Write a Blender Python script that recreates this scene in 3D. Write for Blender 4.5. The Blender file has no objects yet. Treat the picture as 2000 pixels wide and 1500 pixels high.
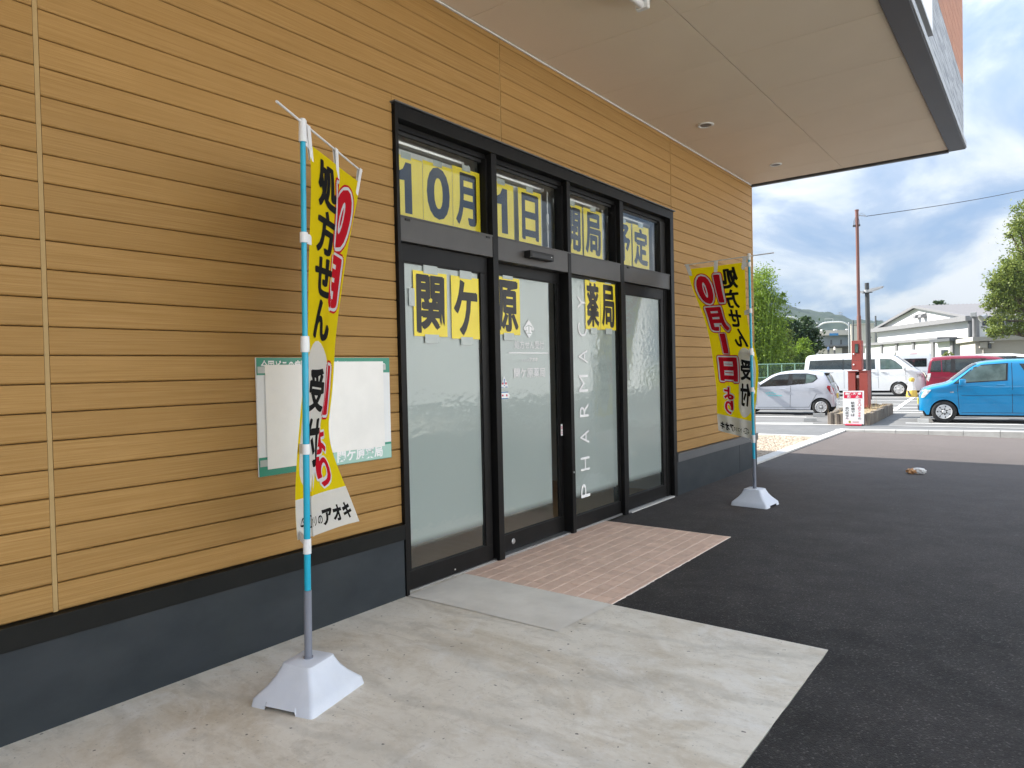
import bpy, bmesh, math, random
import numpy as np
from mathutils import Vector, Matrix

S = bpy.context.scene
COL = S.collection
random.seed(7); RNG = np.random.default_rng(7)

# ------------------------------------------------------------------ camera
H = 1.65
CAM = Vector((3.7563, 0.0, H))
CR = Vector((0.79572559, 0.60525213, -0.02215047))
CU = Vector((0.00558204, 0.02924215, 0.99955677))
CF = Vector((-0.60563159, 0.79549655, -0.01989018))
FPX = 1369.53
cam = bpy.data.cameras.new('camera'); camo = bpy.data.objects.new('camera', cam); COL.objects.link(camo)
cam.sensor_width = 36.0; cam.lens = 36.0 * FPX / 2000.0; cam.clip_start = 0.05; cam.clip_end = 6000
M = Matrix.Identity(4)
for i in range(3):
    M[i][0] = CR[i]; M[i][1] = CU[i]; M[i][2] = -CF[i]; M[i][3] = CAM[i]
camo.matrix_world = M
S.camera = camo

# ------------------------------------------------------------------ light
SUN_TRAVEL = Vector((1.25, 0.29, -1.0)).normalized()
SUN_EL = math.asin(-SUN_TRAVEL.z); SUN_AZ = math.atan2(-SUN_TRAVEL.x, -SUN_TRAVEL.y)
SKY_STRENGTH = 0.12
EXPOSURE = 1.36
w = bpy.data.worlds.new('World'); S.world = w; w.use_nodes = True
nt = w.node_tree; nt.nodes.clear()
def nn(t, typ, **kw):
    n = t.nodes.new(typ)
    for k, v in kw.items(): setattr(n, k, v)
    return n
def lk(t, a, b): t.links.new(a, b)
def math_node(t, op, a, b=None, clamp=False):
    n = nn(t, 'ShaderNodeMath', operation=op, use_clamp=clamp)
    for i, v in enumerate((a, b)):
        if v is None: continue
        if isinstance(v, (int, float)): n.inputs[i].default_value = v
        else: lk(t, v, n.inputs[i])
    return n.outputs[0]
out = nn(nt, 'ShaderNodeOutputWorld'); bg = nn(nt, 'ShaderNodeBackground'); bg.inputs[1].default_value = SKY_STRENGTH
sky = nn(nt, 'ShaderNodeTexSky', sky_type='NISHITA', sun_disc=False)
sky.sun_elevation = SUN_EL; sky.sun_rotation = SUN_AZ; sky.air_density = 1.0; sky.dust_density = 1.0
tc = nn(nt, 'ShaderNodeTexCoord'); sp = nn(nt, 'ShaderNodeSeparateXYZ'); lk(nt, tc.outputs['Generated'], sp.inputs[0])
zc = math_node(nt, 'ADD', math_node(nt, 'MAXIMUM', sp.outputs[2], 0.0), 0.42)
cx_ = math_node(nt, 'DIVIDE', sp.outputs[0], zc); cy_ = math_node(nt, 'DIVIDE', sp.outputs[1], zc)
cb = nn(nt, 'ShaderNodeCombineXYZ'); lk(nt, cx_, cb.inputs[0]); lk(nt, cy_, cb.inputs[1])
def cloud_noise(scale, detail, rough, off, dist=0.0):
    mp = nn(nt, 'ShaderNodeMapping'); mp.inputs['Location'].default_value = off
    lk(nt, cb.outputs[0], mp.inputs['Vector'])
    n = nn(nt, 'ShaderNodeTexNoise'); n.inputs['Scale'].default_value = scale; n.inputs['Detail'].default_value = detail
    n.inputs['Roughness'].default_value = rough; n.inputs['Distortion'].default_value = dist
    lk(nt, mp.outputs[0], n.inputs['Vector']); return n.outputs['Fac']
def ramp(t, fac, stops):
    r = nn(t, 'ShaderNodeValToRGB'); e = r.color_ramp.elements
    while len(e) < len(stops): e.new(0.5)
    for i, (p, c) in enumerate(stops): e[i].position = p; e[i].color = (*c, 1) if len(c) == 3 else c
    lk(t, fac, r.inputs[0]); return r.outputs[0]
n1 = cloud_noise(3.1, 9, 0.54, (3.1, 1.7, 0.0), 0.45)
n2 = cloud_noise(1.6, 6, 0.55, (9.4, 4.2, 2.0), 0.2)
# clouds: grey-blue undersides to white tops; a thin blue veil shows between them
cc = ramp(nt, n1, [(0.39, (3.3, 4.7, 7.0)), (0.47, (4.7, 5.8, 7.6)), (0.52, (6.5, 7.3, 8.4)), (0.60, (8.8, 9.0, 9.3))])
mask = ramp(nt, n2, [(0.34, (0.80,) * 3), (0.52, (1.0,) * 3)])
mx = nn(nt, 'ShaderNodeMix', data_type='RGBA'); lk(nt, mask, mx.inputs[0]); lk(nt, sky.outputs[0], mx.inputs[6]); lk(nt, cc, mx.inputs[7])
# overcast skies brighten steadily from the horizon to the zenith
el = math_node(nt, 'ADD', math_node(nt, 'MULTIPLY', math_node(nt, 'MAXIMUM', sp.outputs[2], 0.0), 0.66), 0.255)
ml = nn(nt, 'ShaderNodeMix', data_type='RGBA', blend_type='MULTIPLY'); ml.inputs[0].default_value = 1.0
cbe = nn(nt, 'ShaderNodeCombineColor')
for i in range(3): lk(nt, el, cbe.inputs[i])
lk(nt, mx.outputs[2], ml.inputs[6]); lk(nt, cbe.outputs[0], ml.inputs[7])
lk(nt, ml.outputs[2], bg.inputs[0]); lk(nt, bg.outputs[0], out.inputs[0])

sl = bpy.data.lights.new('sun', 'SUN'); sl.energy = 5.0; sl.angle = math.radians(0.6); sl.color = (1.0, 0.95, 0.87)
so = bpy.data.objects.new('sun', sl); COL.objects.link(so); so.location = (-30, -10, 40)
so.rotation_euler = SUN_TRAVEL.to_track_quat('-Z', 'Y').to_euler()
S.view_settings.view_transform = 'Standard'; S.view_settings.look = 'None'
S.view_settings.exposure = EXPOSURE; S.view_settings.gamma = 1.0; S.view_settings.use_curve_mapping = False
S.cycles.max_bounces = 10; S.cycles.diffuse_bounces = 5; S.cycles.glossy_bounces = 4; S.cycles.transmission_bounces = 6
S.cycles.caustics_reflective = False; S.cycles.caustics_refractive = False
try: S.cycles.use_denoising = True
except Exception: pass

def gp(px, py, z=0.0):
    """point where a sight line of the survey photograph meets the level z"""
    d = CR * ((px - 1000) / FPX) - CU * ((py - 750) / FPX) + CF
    return CAM + d * ((z - H) / d.z)
def at(px, py, D):
    d = CR * ((px - 1000) / FPX) - CU * ((py - 750) / FPX) + CF
    return CAM + d * D

# ------------------------------------------------------------------ materials
def mat(name, c1, c2=None, scale=4.0, stretch=(1, 1, 1), detail=5, rough=0.6, metal=0.0, bump=0.0, bscale=None,
        bstretch=None, spec=0.5, coat=0.0, rnd=False, c3=None, s3=0.6, a3=0.5, rvar=0.0, edge=(0.35, 0.65)):
    m = bpy.data.materials.new(name); m.use_nodes = True; t = m.node_tree
    b = t.nodes['Principled BSDF']; b.inputs['Roughness'].default_value = rough; b.inputs['Metallic'].default_value = metal
    b.inputs['Specular IOR Level'].default_value = spec; b.inputs['Coat Weight'].default_value = coat; b.inputs['Coat Roughness'].default_value = 0.04
    tcn = nn(t, 'ShaderNodeTexCoord'); vec = tcn.outputs['Object']
    if rnd:
        oi = nn(t, 'ShaderNodeObjectInfo'); va = nn(t, 'ShaderNodeVectorMath', operation='ADD')
        cmb = nn(t, 'ShaderNodeCombineXYZ'); r = math_node(t, 'MULTIPLY', oi.outputs['Random'], 57.0)
        for i in range(3): lk(t, r, cmb.inputs[i])
        lk(t, vec, va.inputs[0]); lk(t, cmb.outputs[0], va.inputs[1]); vec = va.outputs[0]
    def noise(sc, st, det=5, rg=0.55):
        mp = nn(t, 'ShaderNodeMapping'); mp.inputs['Scale'].default_value = st; lk(t, vec, mp.inputs['Vector'])
        n = nn(t, 'ShaderNodeTexNoise'); n.inputs['Scale'].default_value = sc; n.inputs['Detail'].default_value = det
        n.inputs['Roughness'].default_value = rg; lk(t, mp.outputs[0], n.inputs['Vector']); return n.outputs['Fac']
    if c2 is None: c2 = tuple(x * 0.93 for x in c1)
    col = ramp(t, noise(scale, stretch, detail), [(edge[0], c1), (edge[1], c2)])
    if c3 is not None:
        f = ramp(t, noise(s3, (1, 1, 1), 6, 0.62), [(0.42, (0,) * 3), (0.68, (a3,) * 3)])
        mm = nn(t, 'ShaderNodeMix', data_type='RGBA'); lk(t, f, mm.inputs[0]); lk(t, col, mm.inputs[6]); mm.inputs[7].default_value = (*c3, 1); col = mm.outputs[2]
    if rnd and rvar:
        hs = nn(t, 'ShaderNodeHueSaturation'); v = math_node(t, 'ADD', math_node(t, 'MULTIPLY', oi.outputs['Random'], rvar), 1 - rvar / 2)
        lk(t, v, hs.inputs['Value']); lk(t, col, hs.inputs['Color']); col = hs.outputs[0]
    lk(t, col, b.inputs['Base Color'])
    if bump:
        bn = nn(t, 'ShaderNodeBump'); bn.inputs['Strength'].default_value = bump; bn.inputs['Distance'].default_value = 0.01
        lk(t, noise(bscale or scale * 3, bstretch or stretch, 6, 0.6), bn.inputs['Height']); lk(t, bn.outputs[0], b.inputs['Normal'])
    m['bsdf'] = b.name
    return m
MT = {}
MT['siding'] = mat('siding wood print', (0.300, 0.166, 0.046), (0.420, 0.250, 0.088), 1.0, (1, 2.2, 150), 8, 0.62, bump=0.22, bscale=1.0, bstretch=(1, 4, 260), rnd=True, rvar=0.10, spec=0.3, c3=(0.335, 0.188, 0.055), s3=1.6, a3=0.5, edge=(0.28, 0.72))
MT['wall_back'] = mat('wall membrane', (0.09, 0.05, 0.022), rough=0.9)
MT['sealant'] = mat('tan sealant', (0.42, 0.285, 0.12), (0.385, 0.26, 0.108), 20, rough=0.7)
MT['plinth'] = mat('dark slate plinth board', (0.023, 0.030, 0.036), (0.033, 0.040, 0.047), 2.5, (1, 1, 2), 6, 0.42, bump=0.04, bscale=40, c3=(0.050, 0.058, 0.062), s3=2.2, a3=0.3, spec=0.25)
MT['flash'] = mat('black metal flashing', (0.006, 0.007, 0.007), (0.009, 0.010, 0.0095), 6, rough=0.45, spec=0.2)
MT['greyflash'] = mat('grey metal cap', (0.09, 0.095, 0.10), rough=0.4)
MT['frame'] = mat('black anodised aluminium', (0.007, 0.0068, 0.0068), (0.010, 0.0096, 0.0094), 8, (1, 1, 1), 4, 0.42, spec=0.18, bump=0.01, bscale=60)
MT['framelite'] = mat('dark bronze aluminium face', (0.066, 0.062, 0.059), (0.074, 0.070, 0.066), 5, rough=0.42, spec=0.4)
MT['gasket'] = mat('black rubber', (0.008, 0.008, 0.008), rough=0.6)
MT['soffit'] = mat('beige soffit board', (0.79, 0.69, 0.56), (0.82, 0.72, 0.59), 1.2, (1, 1, 1), 5, 0.75, bump=0.02, bscale=90, c3=(0.75, 0.655, 0.53), s3=0.8, a3=0.4)
MT['soffit_gap'] = mat('soffit joint shadow gap', (0.10, 0.085, 0.07), rough=0.9)
MT['trim'] = mat('charcoal fascia trim', (0.050, 0.050, 0.055), (0.058, 0.058, 0.062), 3, rough=0.45)
MT['greyboard'] = mat('grey wood print cladding', (0.15, 0.165, 0.19), (0.42, 0.45, 0.49), 1.0, (1, 2.2, 60), 6, 0.7, bump=0.3, bscale=1.0, bstretch=(1, 3, 120), rnd=True, rvar=0.12)
MT['brownboard'] = mat('brown wood print cladding', (0.30, 0.13, 0.075), (0.42, 0.20, 0.12), 1.0, (1, 2.2, 60), 6, 0.7, bump=0.25, bscale=1.0, bstretch=(1, 3, 120), rnd=True, rvar=0.10)
MT['white_panel'] = mat('white acrylic', (0.80, 0.80, 0.82), rough=0.3)
MT['white_plastic'] = mat('white plastic', (0.78, 0.79, 0.80), rough=0.38)
MT['white_cloth'] = mat('white polyester', (0.80, 0.80, 0.80), (0.74, 0.74, 0.75), 30, rough=0.8)
MT['base_plastic'] = mat('pale translucent plastic', (0.62, 0.66, 0.74), (0.66, 0.70, 0.77), 6, rough=0.42, c3=(0.40, 0.40, 0.41), s3=9, a3=0.10, bump=0.03, bscale=60)
MT['pole_blue'] = mat('turquoise painted tube', (0.010, 0.36, 0.54), (0.012, 0.39, 0.57), 5, rough=0.30)
MT['pole_grey'] = mat('grey plastic sleeve', (0.20, 0.215, 0.26), rough=0.5)
def cloth(name, c):
    m = mat(name, c, tuple(x * 0.96 for x in c), 60, rough=0.75, spec=0.2)
    t = m.node_tree; b = t.nodes['Principled BSDF']; o = t.nodes['Material Output']
    tr = nn(t, 'ShaderNodeBsdfTranslucent'); tr.inputs[0].default_value = (*c, 1); ms = nn(t, 'ShaderNodeMixShader'); ms.inputs[0].default_value = 0.40
    lk(t, b.outputs[0], ms.inputs[1]); lk(t, tr.outputs[0], ms.inputs[2]); lk(t, ms.outputs[0], o.inputs[0]); return m
MT['flag_yellow'] = cloth('yellow flag cloth', (0.84, 0.68, 0.002))
MT['flag_white'] = cloth('white flag print', (0.80, 0.80, 0.82))
MT['flag_black'] = mat('black flag print', (0.008, 0.0075, 0.0075), rough=0.8, spec=0.15)
MT['flag_red'] = cloth('red flag print', (0.66, 0.006, 0.022))
MT['paper_yellow'] = mat('yellow paper', (0.86, 0.70, 0.03), (0.80, 0.63, 0.02), 5, rough=0.32, bump=0.05, bscale=8, spec=0.5)
MT['ink'] = mat('black ink', (0.010, 0.009, 0.009), rough=0.3, spec=0.3, bump=0.05, bscale=8)
MT['tape'] = mat('clear tape', (0.42, 0.47, 0.45), rough=0.2)
MT['paper_white'] = mat('white paper', (0.88, 0.87, 0.83), (0.83, 0.82, 0.78), 3, rough=0.6, bump=0.25, bscale=3.5, c3=(0.76, 0.76, 0.73), s3=3, a3=0.4)
MT['board_green'] = mat('green print', (0.02, 0.26, 0.17), rough=0.35)
MT['board_pale'] = mat('pale green print', (0.36, 0.58, 0.50), rough=0.35)
MT['letter_white'] = mat('white vinyl lettering', (0.90, 0.90, 0.90), rough=0.5)
MT['blind'] = mat('white roller blind', (0.62, 0.64, 0.63), (0.58, 0.60, 0.59), 2, (1, 14, 0.3), 3, 0.7)
MT['alu'] = mat('aluminium', (0.55, 0.55, 0.55), rough=0.35, metal=0.8)
MT['room'] = mat('interior paint', (0.80, 0.80, 0.78), rough=0.8)
MT['room_floor'] = mat('brown vinyl floor', (0.62, 0.36, 0.19), (0.68, 0.41, 0.23), 1, (3, 14, 1), 5, 0.35)
MT['concrete'] = None
MT['tile'] = mat('terracotta pink paving tile', (0.76, 0.545, 0.43), (0.66, 0.46, 0.36), 9, (1, 1, 1), 5, 0.6, bump=0.10, bscale=120, rnd=True, rvar=0.12, c3=(0.54, 0.39, 0.31), s3=3, a3=0.35)
MT['grout'] = mat('tile grout', (0.88, 0.78, 0.70), (0.80, 0.70, 0.62), 20, rough=0.85)
MT['patch'] = mat('smooth cement patch', (0.66, 0.622, 0.56), (0.76, 0.72, 0.65), 2.2, (1, 1, 1), 7, 0.75, bump=0.08, bscale=14, c3=(0.54, 0.505, 0.445), s3=2.5, a3=0.6)
MT['kerb'] = mat('concrete kerb', (0.30, 0.305, 0.30), (0.37, 0.375, 0.37), 6, (1, 1, 1), 6, 0.85, bump=0.1, bscale=60, rnd=True, rvar=0.12, c3=(0.34, 0.34, 0.33), s3=2, a3=0.4)
MT['kerb_white'] = mat('pale concrete edging', (0.50, 0.49, 0.47), (0.57, 0.56, 0.54), 5, rough=0.85, bump=0.05, bscale=60)
MT['paint_white'] = mat('white road paint', (0.76, 0.76, 0.74), (0.66, 0.66, 0.64), 3, (1, 1, 1), 7, 0.7, c3=(0.45, 0.45, 0.44), s3=2.5, a3=0.35)
MT['road'] = mat('worn grey asphalt', (0.105, 0.108, 0.112), (0.135, 0.138, 0.142), 2.5, (1, 1, 1), 8, 0.9, bump=0.2, bscale=90, c3=(0.155, 0.155, 0.155), s3=0.5, a3=0.5)
MT['lot'] = mat('worn parking asphalt', (0.125, 0.125, 0.125), (0.16, 0.16, 0.157), 1.5, (1, 1, 1), 8, 0.9, bump=0.15, bscale=70, c3=(0.10, 0.10, 0.10), s3=0.35, a3=0.6)
MT['ground'] = mat('earth and grass', (0.10, 0.12, 0.05), (0.16, 0.16, 0.09), 0.15, rough=0.95)
MT['gravel'] = mat('pale gravel', (0.36, 0.29, 0.22), (0.28, 0.235, 0.185), 7, (1, 1, 1), 2, 0.85, edge=(0.25, 0.75), c3=(0.46, 0.40, 0.33), s3=9, a3=0.9)
MT['gravel_bed'] = mat('gravel bed', (0.22, 0.18, 0.14), (0.16, 0.13, 0.10), 30, rough=0.95)

def concrete_mat():
    m = bpy.data.materials.new('stained concrete'); m.use_nodes = True; t = m.node_tree; b = t.nodes['Principled BSDF']
    b.inputs['Roughness'].default_value = 0.78; b.inputs['Specular IOR Level'].default_value = 0.35
    tcn = nn(t, 'ShaderNodeTexCoord')
    def noise(sc, det=6, rg=0.6, rot=0.0, st=(1, 1, 1), dist=0.0, loc=(0, 0, 0)):
        mp = nn(t, 'ShaderNodeMapping'); mp.inputs['Rotation'].default_value = (0, 0, rot); mp.inputs['Scale'].default_value = st; mp.inputs['Location'].default_value = loc
        lk(t, tcn.outputs['Object'], mp.inputs['Vector'])
        n = nn(t, 'ShaderNodeTexNoise'); n.inputs['Scale'].default_value = sc; n.inputs['Detail'].default_value = det; n.inputs['Roughness'].default_value = rg; n.inputs['Distortion'].default_value = dist
        lk(t, mp.outputs[0], n.inputs['Vector']); return n.outputs['Fac']
    def over(base, fac, c):
        mm = nn(t, 'ShaderNodeMix', data_type='RGBA'); lk(t, fac, mm.inputs[0]); lk(t, base, mm.inputs[6]); mm.inputs[7].default_value = (*c, 1); return mm.outputs[2]
    col = ramp(t, noise(1.6, 8, 0.62), [(0.3, (0.63, 0.58, 0.495)), (0.7, (0.76, 0.715, 0.63))])
    col = over(col, ramp(t, noise(0.95, 7, 0.68, 0.6, (1, 2.2, 1), 0.6), [(0.47, (0,) * 3), (0.66, (0.75,) * 3)]), (0.50, 0.42, 0.31))
    col = over(col, ramp(t, noise(2.6, 8, 0.7, -0.5, (1, 1.8, 1), 0.8, (4, 2, 0)), [(0.52, (0,) * 3), (0.72, (0.6,) * 3)]), (0.42, 0.385, 0.33))
    col = over(col, ramp(t, noise(1.9, 9, 0.72, 0.0, (1, 1, 1), 1.2, (9, 1, 3)), [(0.53, (0,) * 3), (0.66, (0.55,) * 3)]), (0.76, 0.74, 0.70))
    col = over(col, ramp(t, noise(60, 3, 0.5), [(0.64, (0,) * 3), (0.74, (0.5,) * 3)]), (0.30, 0.28, 0.25))
    col = over(col, ramp(t, noise(7.5, 10, 0.75, 0.4, (1, 1.5, 1), 0.7, (2, 7, 1)), [(0.50, (0,) * 3), (0.68, (0.42,) * 3)]), (0.45, 0.385, 0.30))
    col = over(col, ramp(t, noise(26, 8, 0.7, 0, (1, 1, 1), 0.4), [(0.50, (0,) * 3), (0.72, (0.35,) * 3)]), (0.78, 0.75, 0.69))
    col = over(col, ramp(t, noise(3.2, 9, 0.78, 1.2, (0.35, 3.2, 1), 1.0, (5, 5, 5)), [(0.58, (0,) * 3), (0.70, (0.45,) * 3)]), (0.36, 0.33, 0.285))
    col = over(col, ramp(t, noise(34, 1, 0.3, 0, (1, 1, 1), 0, (3, 3, 3)), [(0.775, (0,) * 3), (0.80, (0.85,) * 3)]), (0.10, 0.09, 0.08))
    # curved trowel scuffs
    wv = nn(t, 'ShaderNodeTexWave', wave_type='RINGS'); wv.inputs['Scale'].default_value = 0.55; wv.inputs['Distortion'].default_value = 14; wv.inputs['Detail'].default_value = 4; wv.inputs['Detail Scale'].default_value = 0.7
    lk(t, tcn.outputs['Object'], wv.inputs['Vector'])
    col = over(col, ramp(t, wv.outputs['Fac'], [(0.90, (0,) * 3), (0.99, (0.22,) * 3)]), (0.36, 0.34, 0.30))
    lk(t, col, b.inputs['Base Color'])
    bn = nn(t, 'ShaderNodeBump'); bn.inputs['Strength'].default_value = 0.12; bn.inputs['Distance'].default_value = 0.01
    lk(t, noise(40, 8, 0.65), bn.inputs['Height']); lk(t, bn.outputs[0], b.inputs['Normal'])
    return m
MT['concrete'] = concrete_mat()
def asphalt_mat():
    m = bpy.data.materials.new('new black asphalt'); m.use_nodes = True; t = m.node_tree; b = t.nodes['Principled BSDF']
    b.inputs['Roughness'].default_value = 0.8; b.inputs['Specular IOR Level'].default_value = 0.3
    tcn = nn(t, 'ShaderNodeTexCoord')
    vo = nn(t, 'ShaderNodeTexVoronoi'); vo.inputs['Scale'].default_value = 125; vo.inputs['Randomness'].default_value = 1.0; lk(t, tcn.outputs['Object'], vo.inputs['Vector'])
    def noise(sc, det=6, rg=0.6, st=(1, 1, 1)):
        mp = nn(t, 'ShaderNodeMapping'); mp.inputs['Scale'].default_value = st; lk(t, tcn.outputs['Object'], mp.inputs['Vector'])
        n = nn(t, 'ShaderNodeTexNoise'); n.inputs['Scale'].default_value = sc; n.inputs['Detail'].default_value = det; n.inputs['Roughness'].default_value = rg; lk(t, mp.outputs[0], n.inputs['Vector']); return n.outputs['Fac']
    sepc = nn(t, 'ShaderNodeSeparateColor'); lk(t, vo.outputs['Color'], sepc.inputs[0])
    grain = ramp(t, sepc.outputs[0], [(0.0, (0.014, 0.0135, 0.013)), (0.80, (0.026, 0.0245, 0.0235)), (0.94, (0.046, 0.043, 0.041)), (1.0, (0.10, 0.094, 0.088))])
    dust = ramp(t, noise(0.55, 8, 0.62, (1, 0.8, 1)), [(0.38, (0,) * 3), (0.68, (0.8,) * 3)])
    mm = nn(t, 'ShaderNodeMix', data_type='RGBA'); lk(t, dust, mm.inputs[0]); lk(t, grain, mm.inputs[6])
    g2 = nn(t, 'ShaderNodeMix', data_type='RGBA', blend_type='ADD'); g2.inputs[0].default_value = 1.0; lk(t, grain, g2.inputs[6]); g2.inputs[7].default_value = (0.024, 0.020, 0.019, 1)
    lk(t, g2.outputs[2], mm.inputs[7])
    mo = nn(t, 'ShaderNodeMix', data_type='RGBA', blend_type='MULTIPLY'); mo.inputs[0].default_value = 1.0; lk(t, mm.outputs[2], mo.inputs[6]); lk(t, ramp(t, noise(2.6, 9, 0.72), [(0.34, (0.55,) * 3), (0.66, (1.35,) * 3)]), mo.inputs[7])
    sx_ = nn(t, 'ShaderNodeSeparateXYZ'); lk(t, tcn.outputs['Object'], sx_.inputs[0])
    far_light = nn(t, 'ShaderNodeMapRange'); far_light.inputs['From Min'].default_value = 4.0; far_light.inputs['From Max'].default_value = 20.0; far_light.inputs['To Min'].default_value = 0.0; far_light.inputs['To Max'].default_value = 0.75  # paler with distance: sunlit and grazing brightness put into the colour
    wy = math_node(t, 'ADD', sx_.outputs[1], math_node(t, 'MULTIPLY', noise(0.35, 5, 0.6), 4.0)); wy = math_node(t, 'ADD', wy, -2.0); lk(t, wy, far_light.inputs['Value'])
    m3 = nn(t, 'ShaderNodeMix', data_type='RGBA'); lk(t, far_light.outputs[0], m3.inputs[0]); lk(t, mo.outputs[2], m3.inputs[6]); m3.inputs[7].default_value = (0.175, 0.150, 0.142, 1); lk(t, m3.outputs[2], b.inputs['Base Color'])
    hsum = math_node(t, 'ADD', math_node(t, 'MULTIPLY', vo.outputs['Distance'], -0.8), noise(140, 4, 0.6))
    bn = nn(t, 'ShaderNodeBump'); bn.inputs['Strength'].default_value = 0.75; bn.inputs['Distance'].default_value = 0.006
    lk(t, hsum, bn.inputs['Height']); lk(t, bn.outputs[0], b.inputs['Normal']); return m
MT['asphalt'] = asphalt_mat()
def glass_mat(name, tint, rough=0.0, ior=1.5, wavy=0.0, wscale=14, mixd=0.0):
    """thin pane: mirror reflection by Fresnel over see-through glass"""
    m = bpy.data.materials.new(name); m.use_nodes = True; t = m.node_tree; t.nodes.clear(); o = nn(t, 'ShaderNodeOutputMaterial')
    tr = nn(t, 'ShaderNodeBsdfTransparent'); tr.inputs[0].default_value = (*tint, 1)
    gl = nn(t, 'ShaderNodeBsdfGlossy'); gl.inputs['Roughness'].default_value = rough
    ge = nn(t, 'ShaderNodeNewGeometry'); dp = nn(t, 'ShaderNodeVectorMath', operation='DOT_PRODUCT'); lk(t, ge.outputs['Incoming'], dp.inputs[0])
    r0 = ((ior - 1) / (ior + 1)) ** 2
    om = math_node(t, 'SUBTRACT', 1.0, math_node(t, 'ABSOLUTE', dp.outputs['Value']), clamp=True)
    f2 = math_node(t, 'ADD', math_node(t, 'MULTIPLY', math_node(t, 'POWER', om, 5.0), 1 - r0), r0, clamp=True)
    ms = nn(t, 'ShaderNodeMixShader'); lk(t, f2, ms.inputs[0]); lk(t, tr.outputs[0], ms.inputs[1]); lk(t, gl.outputs[0], ms.inputs[2]); lk(t, ms.outputs[0], o.inputs[0])
    if wavy:
        tcn = nn(t, 'ShaderNodeTexCoord'); n = nn(t, 'ShaderNodeTexNoise'); n.inputs['Scale'].default_value = wscale; n.inputs['Detail'].default_value = 2; lk(t, tcn.outputs['Object'], n.inputs['Vector'])
        bn = nn(t, 'ShaderNodeBump'); bn.inputs['Strength'].default_value = wavy; bn.inputs['Distance'].default_value = 0.01; lk(t, n.outputs['Fac'], bn.inputs['Height'])
        lk(t, bn.outputs[0], gl.inputs['Normal']); lk(t, bn.outputs[0], dp.inputs[1])
    else: lk(t, ge.outputs['Normal'], dp.inputs[1])
    return m
MT['glass'] = glass_mat('clear glass', (0.975, 0.985, 0.98), 0.0, 1.62, 0.02, 2.0)
MT['glass_wavy'] = glass_mat('textured door glass', (0.97, 0.985, 0.98), 0.03, 1.52, 0.14, 16)
def film_mat():
    """frosted film printed with a dot fade along its lower edge"""
    m = mat('frosted film', (0.68, 0.74, 0.72), (0.72, 0.775, 0.755), 1.5, rough=0.5, spec=0.3)
    t = m.node_tree; b = t.nodes['Principled BSDF']; o = t.nodes['Material Output']
    tcn = nn(t, 'ShaderNodeTexCoord'); s = nn(t, 'ShaderNodeSeparateXYZ'); lk(t, tcn.outputs['Object'], s.inputs[0])
    f = nn(t, 'ShaderNodeMapRange', interpolation_type='SMOOTHSTEP'); f.inputs['From Min'].default_value = -0.03; f.inputs['From Max'].default_value = 0.06
    f.inputs['To Min'].default_value = 0.05; lk(t, s.outputs[2], f.inputs['Value'])
    tl = nn(t, 'ShaderNodeBsdfTranslucent'); tl.inputs[0].default_value = (0.72, 0.77, 0.755, 1); mt_ = nn(t, 'ShaderNodeMixShader'); mt_.inputs[0].default_value = 0.50; lk(t, b.outputs[0], mt_.inputs[1]); lk(t, tl.outputs[0], mt_.inputs[2])
    tr = nn(t, 'ShaderNodeBsdfTransparent'); ms = nn(t, 'ShaderNodeMixShader'); lk(t, f.outputs[0], ms.inputs[0]); lk(t, tr.outputs[0], ms.inputs[1]); lk(t, mt_.outputs[0], ms.inputs[2]); lk(t, ms.outputs[0], o.inputs[0]); return m
MT['film'] = film_mat()
def paint(name, c, flake=0.0, rough=0.28):
    return mat(name, c, tuple(x * 0.97 for x in c), 3, rough=rough, metal=flake, coat=1.0)
MT['car_blue'] = paint('metallic blue car paint', (0.002, 0.23, 0.50), 0.25)
MT['car_white'] = paint('white car paint', (0.74, 0.76, 0.78))
MT['car_silver'] = paint('pale silver car paint', (0.50, 0.53, 0.59), 0.15)
MT['car_red'] = paint('dark red car paint', (0.22, 0.009, 0.032), 0.25)
MT['car_glass'] = mat('car window glass', (0.012, 0.016, 0.017), (0.030, 0.038, 0.036), 2.5, rough=0.04, spec=0.9)
MT['car_glass_light'] = mat('light car window glass', (0.11, 0.16, 0.15), (0.05, 0.08, 0.07), 3.5, rough=0.04, spec=0.9)
MT['tyre'] = mat('tyre rubber', (0.022, 0.022, 0.023), (0.03, 0.03, 0.03), 20, rough=0.85)
MT['rim'] = mat('silver wheel cover', (0.60, 0.61, 0.62), rough=0.35, metal=0.3)
MT['dark'] = mat('black trim', (0.012, 0.012, 0.013), rough=0.5)
MT['underbody'] = mat('underbody black', (0.010, 0.010, 0.010), rough=0.95)  # plain black for the box under the car body
MT['lamp_clear'] = mat('clear headlamp', (0.62, 0.64, 0.64), (0.30, 0.31, 0.32), 14, rough=0.1, spec=0.8)
MT['lamp_red'] = mat('red tail lamp', (0.42, 0.008, 0.012), (0.25, 0.004, 0.01), 20, rough=0.12, spec=0.8)
MT['plate_yellow'] = mat('yellow plate', (0.75, 0.55, 0.03), rough=0.5)
MT['cyan_print'] = mat('cyan print', (0.10, 0.60, 0.62), rough=0.4)
MT['brown_pole'] = mat('brown painted steel pole', (0.17, 0.062, 0.045), (0.13, 0.05, 0.038), 5, (1, 1, 0.3), 5, 0.55, c3=(0.10, 0.06, 0.05), s3=2, a3=0.4)
MT['red_box'] = mat('red oxide painted steel', (0.26, 0.042, 0.032), (0.215, 0.034, 0.027), 4, (1, 1, 0.5), 6, 0.55, c3=(0.22, 0.05, 0.04), s3=3, a3=0.5)
MT['lamp_post'] = mat('dark grey steel post', (0.04, 0.043, 0.045), rough=0.5)
MT['steel'] = mat('galvanised steel', (0.42, 0.43, 0.44), (0.36, 0.37, 0.38), 4, rough=0.45, metal=0.4)
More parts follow.
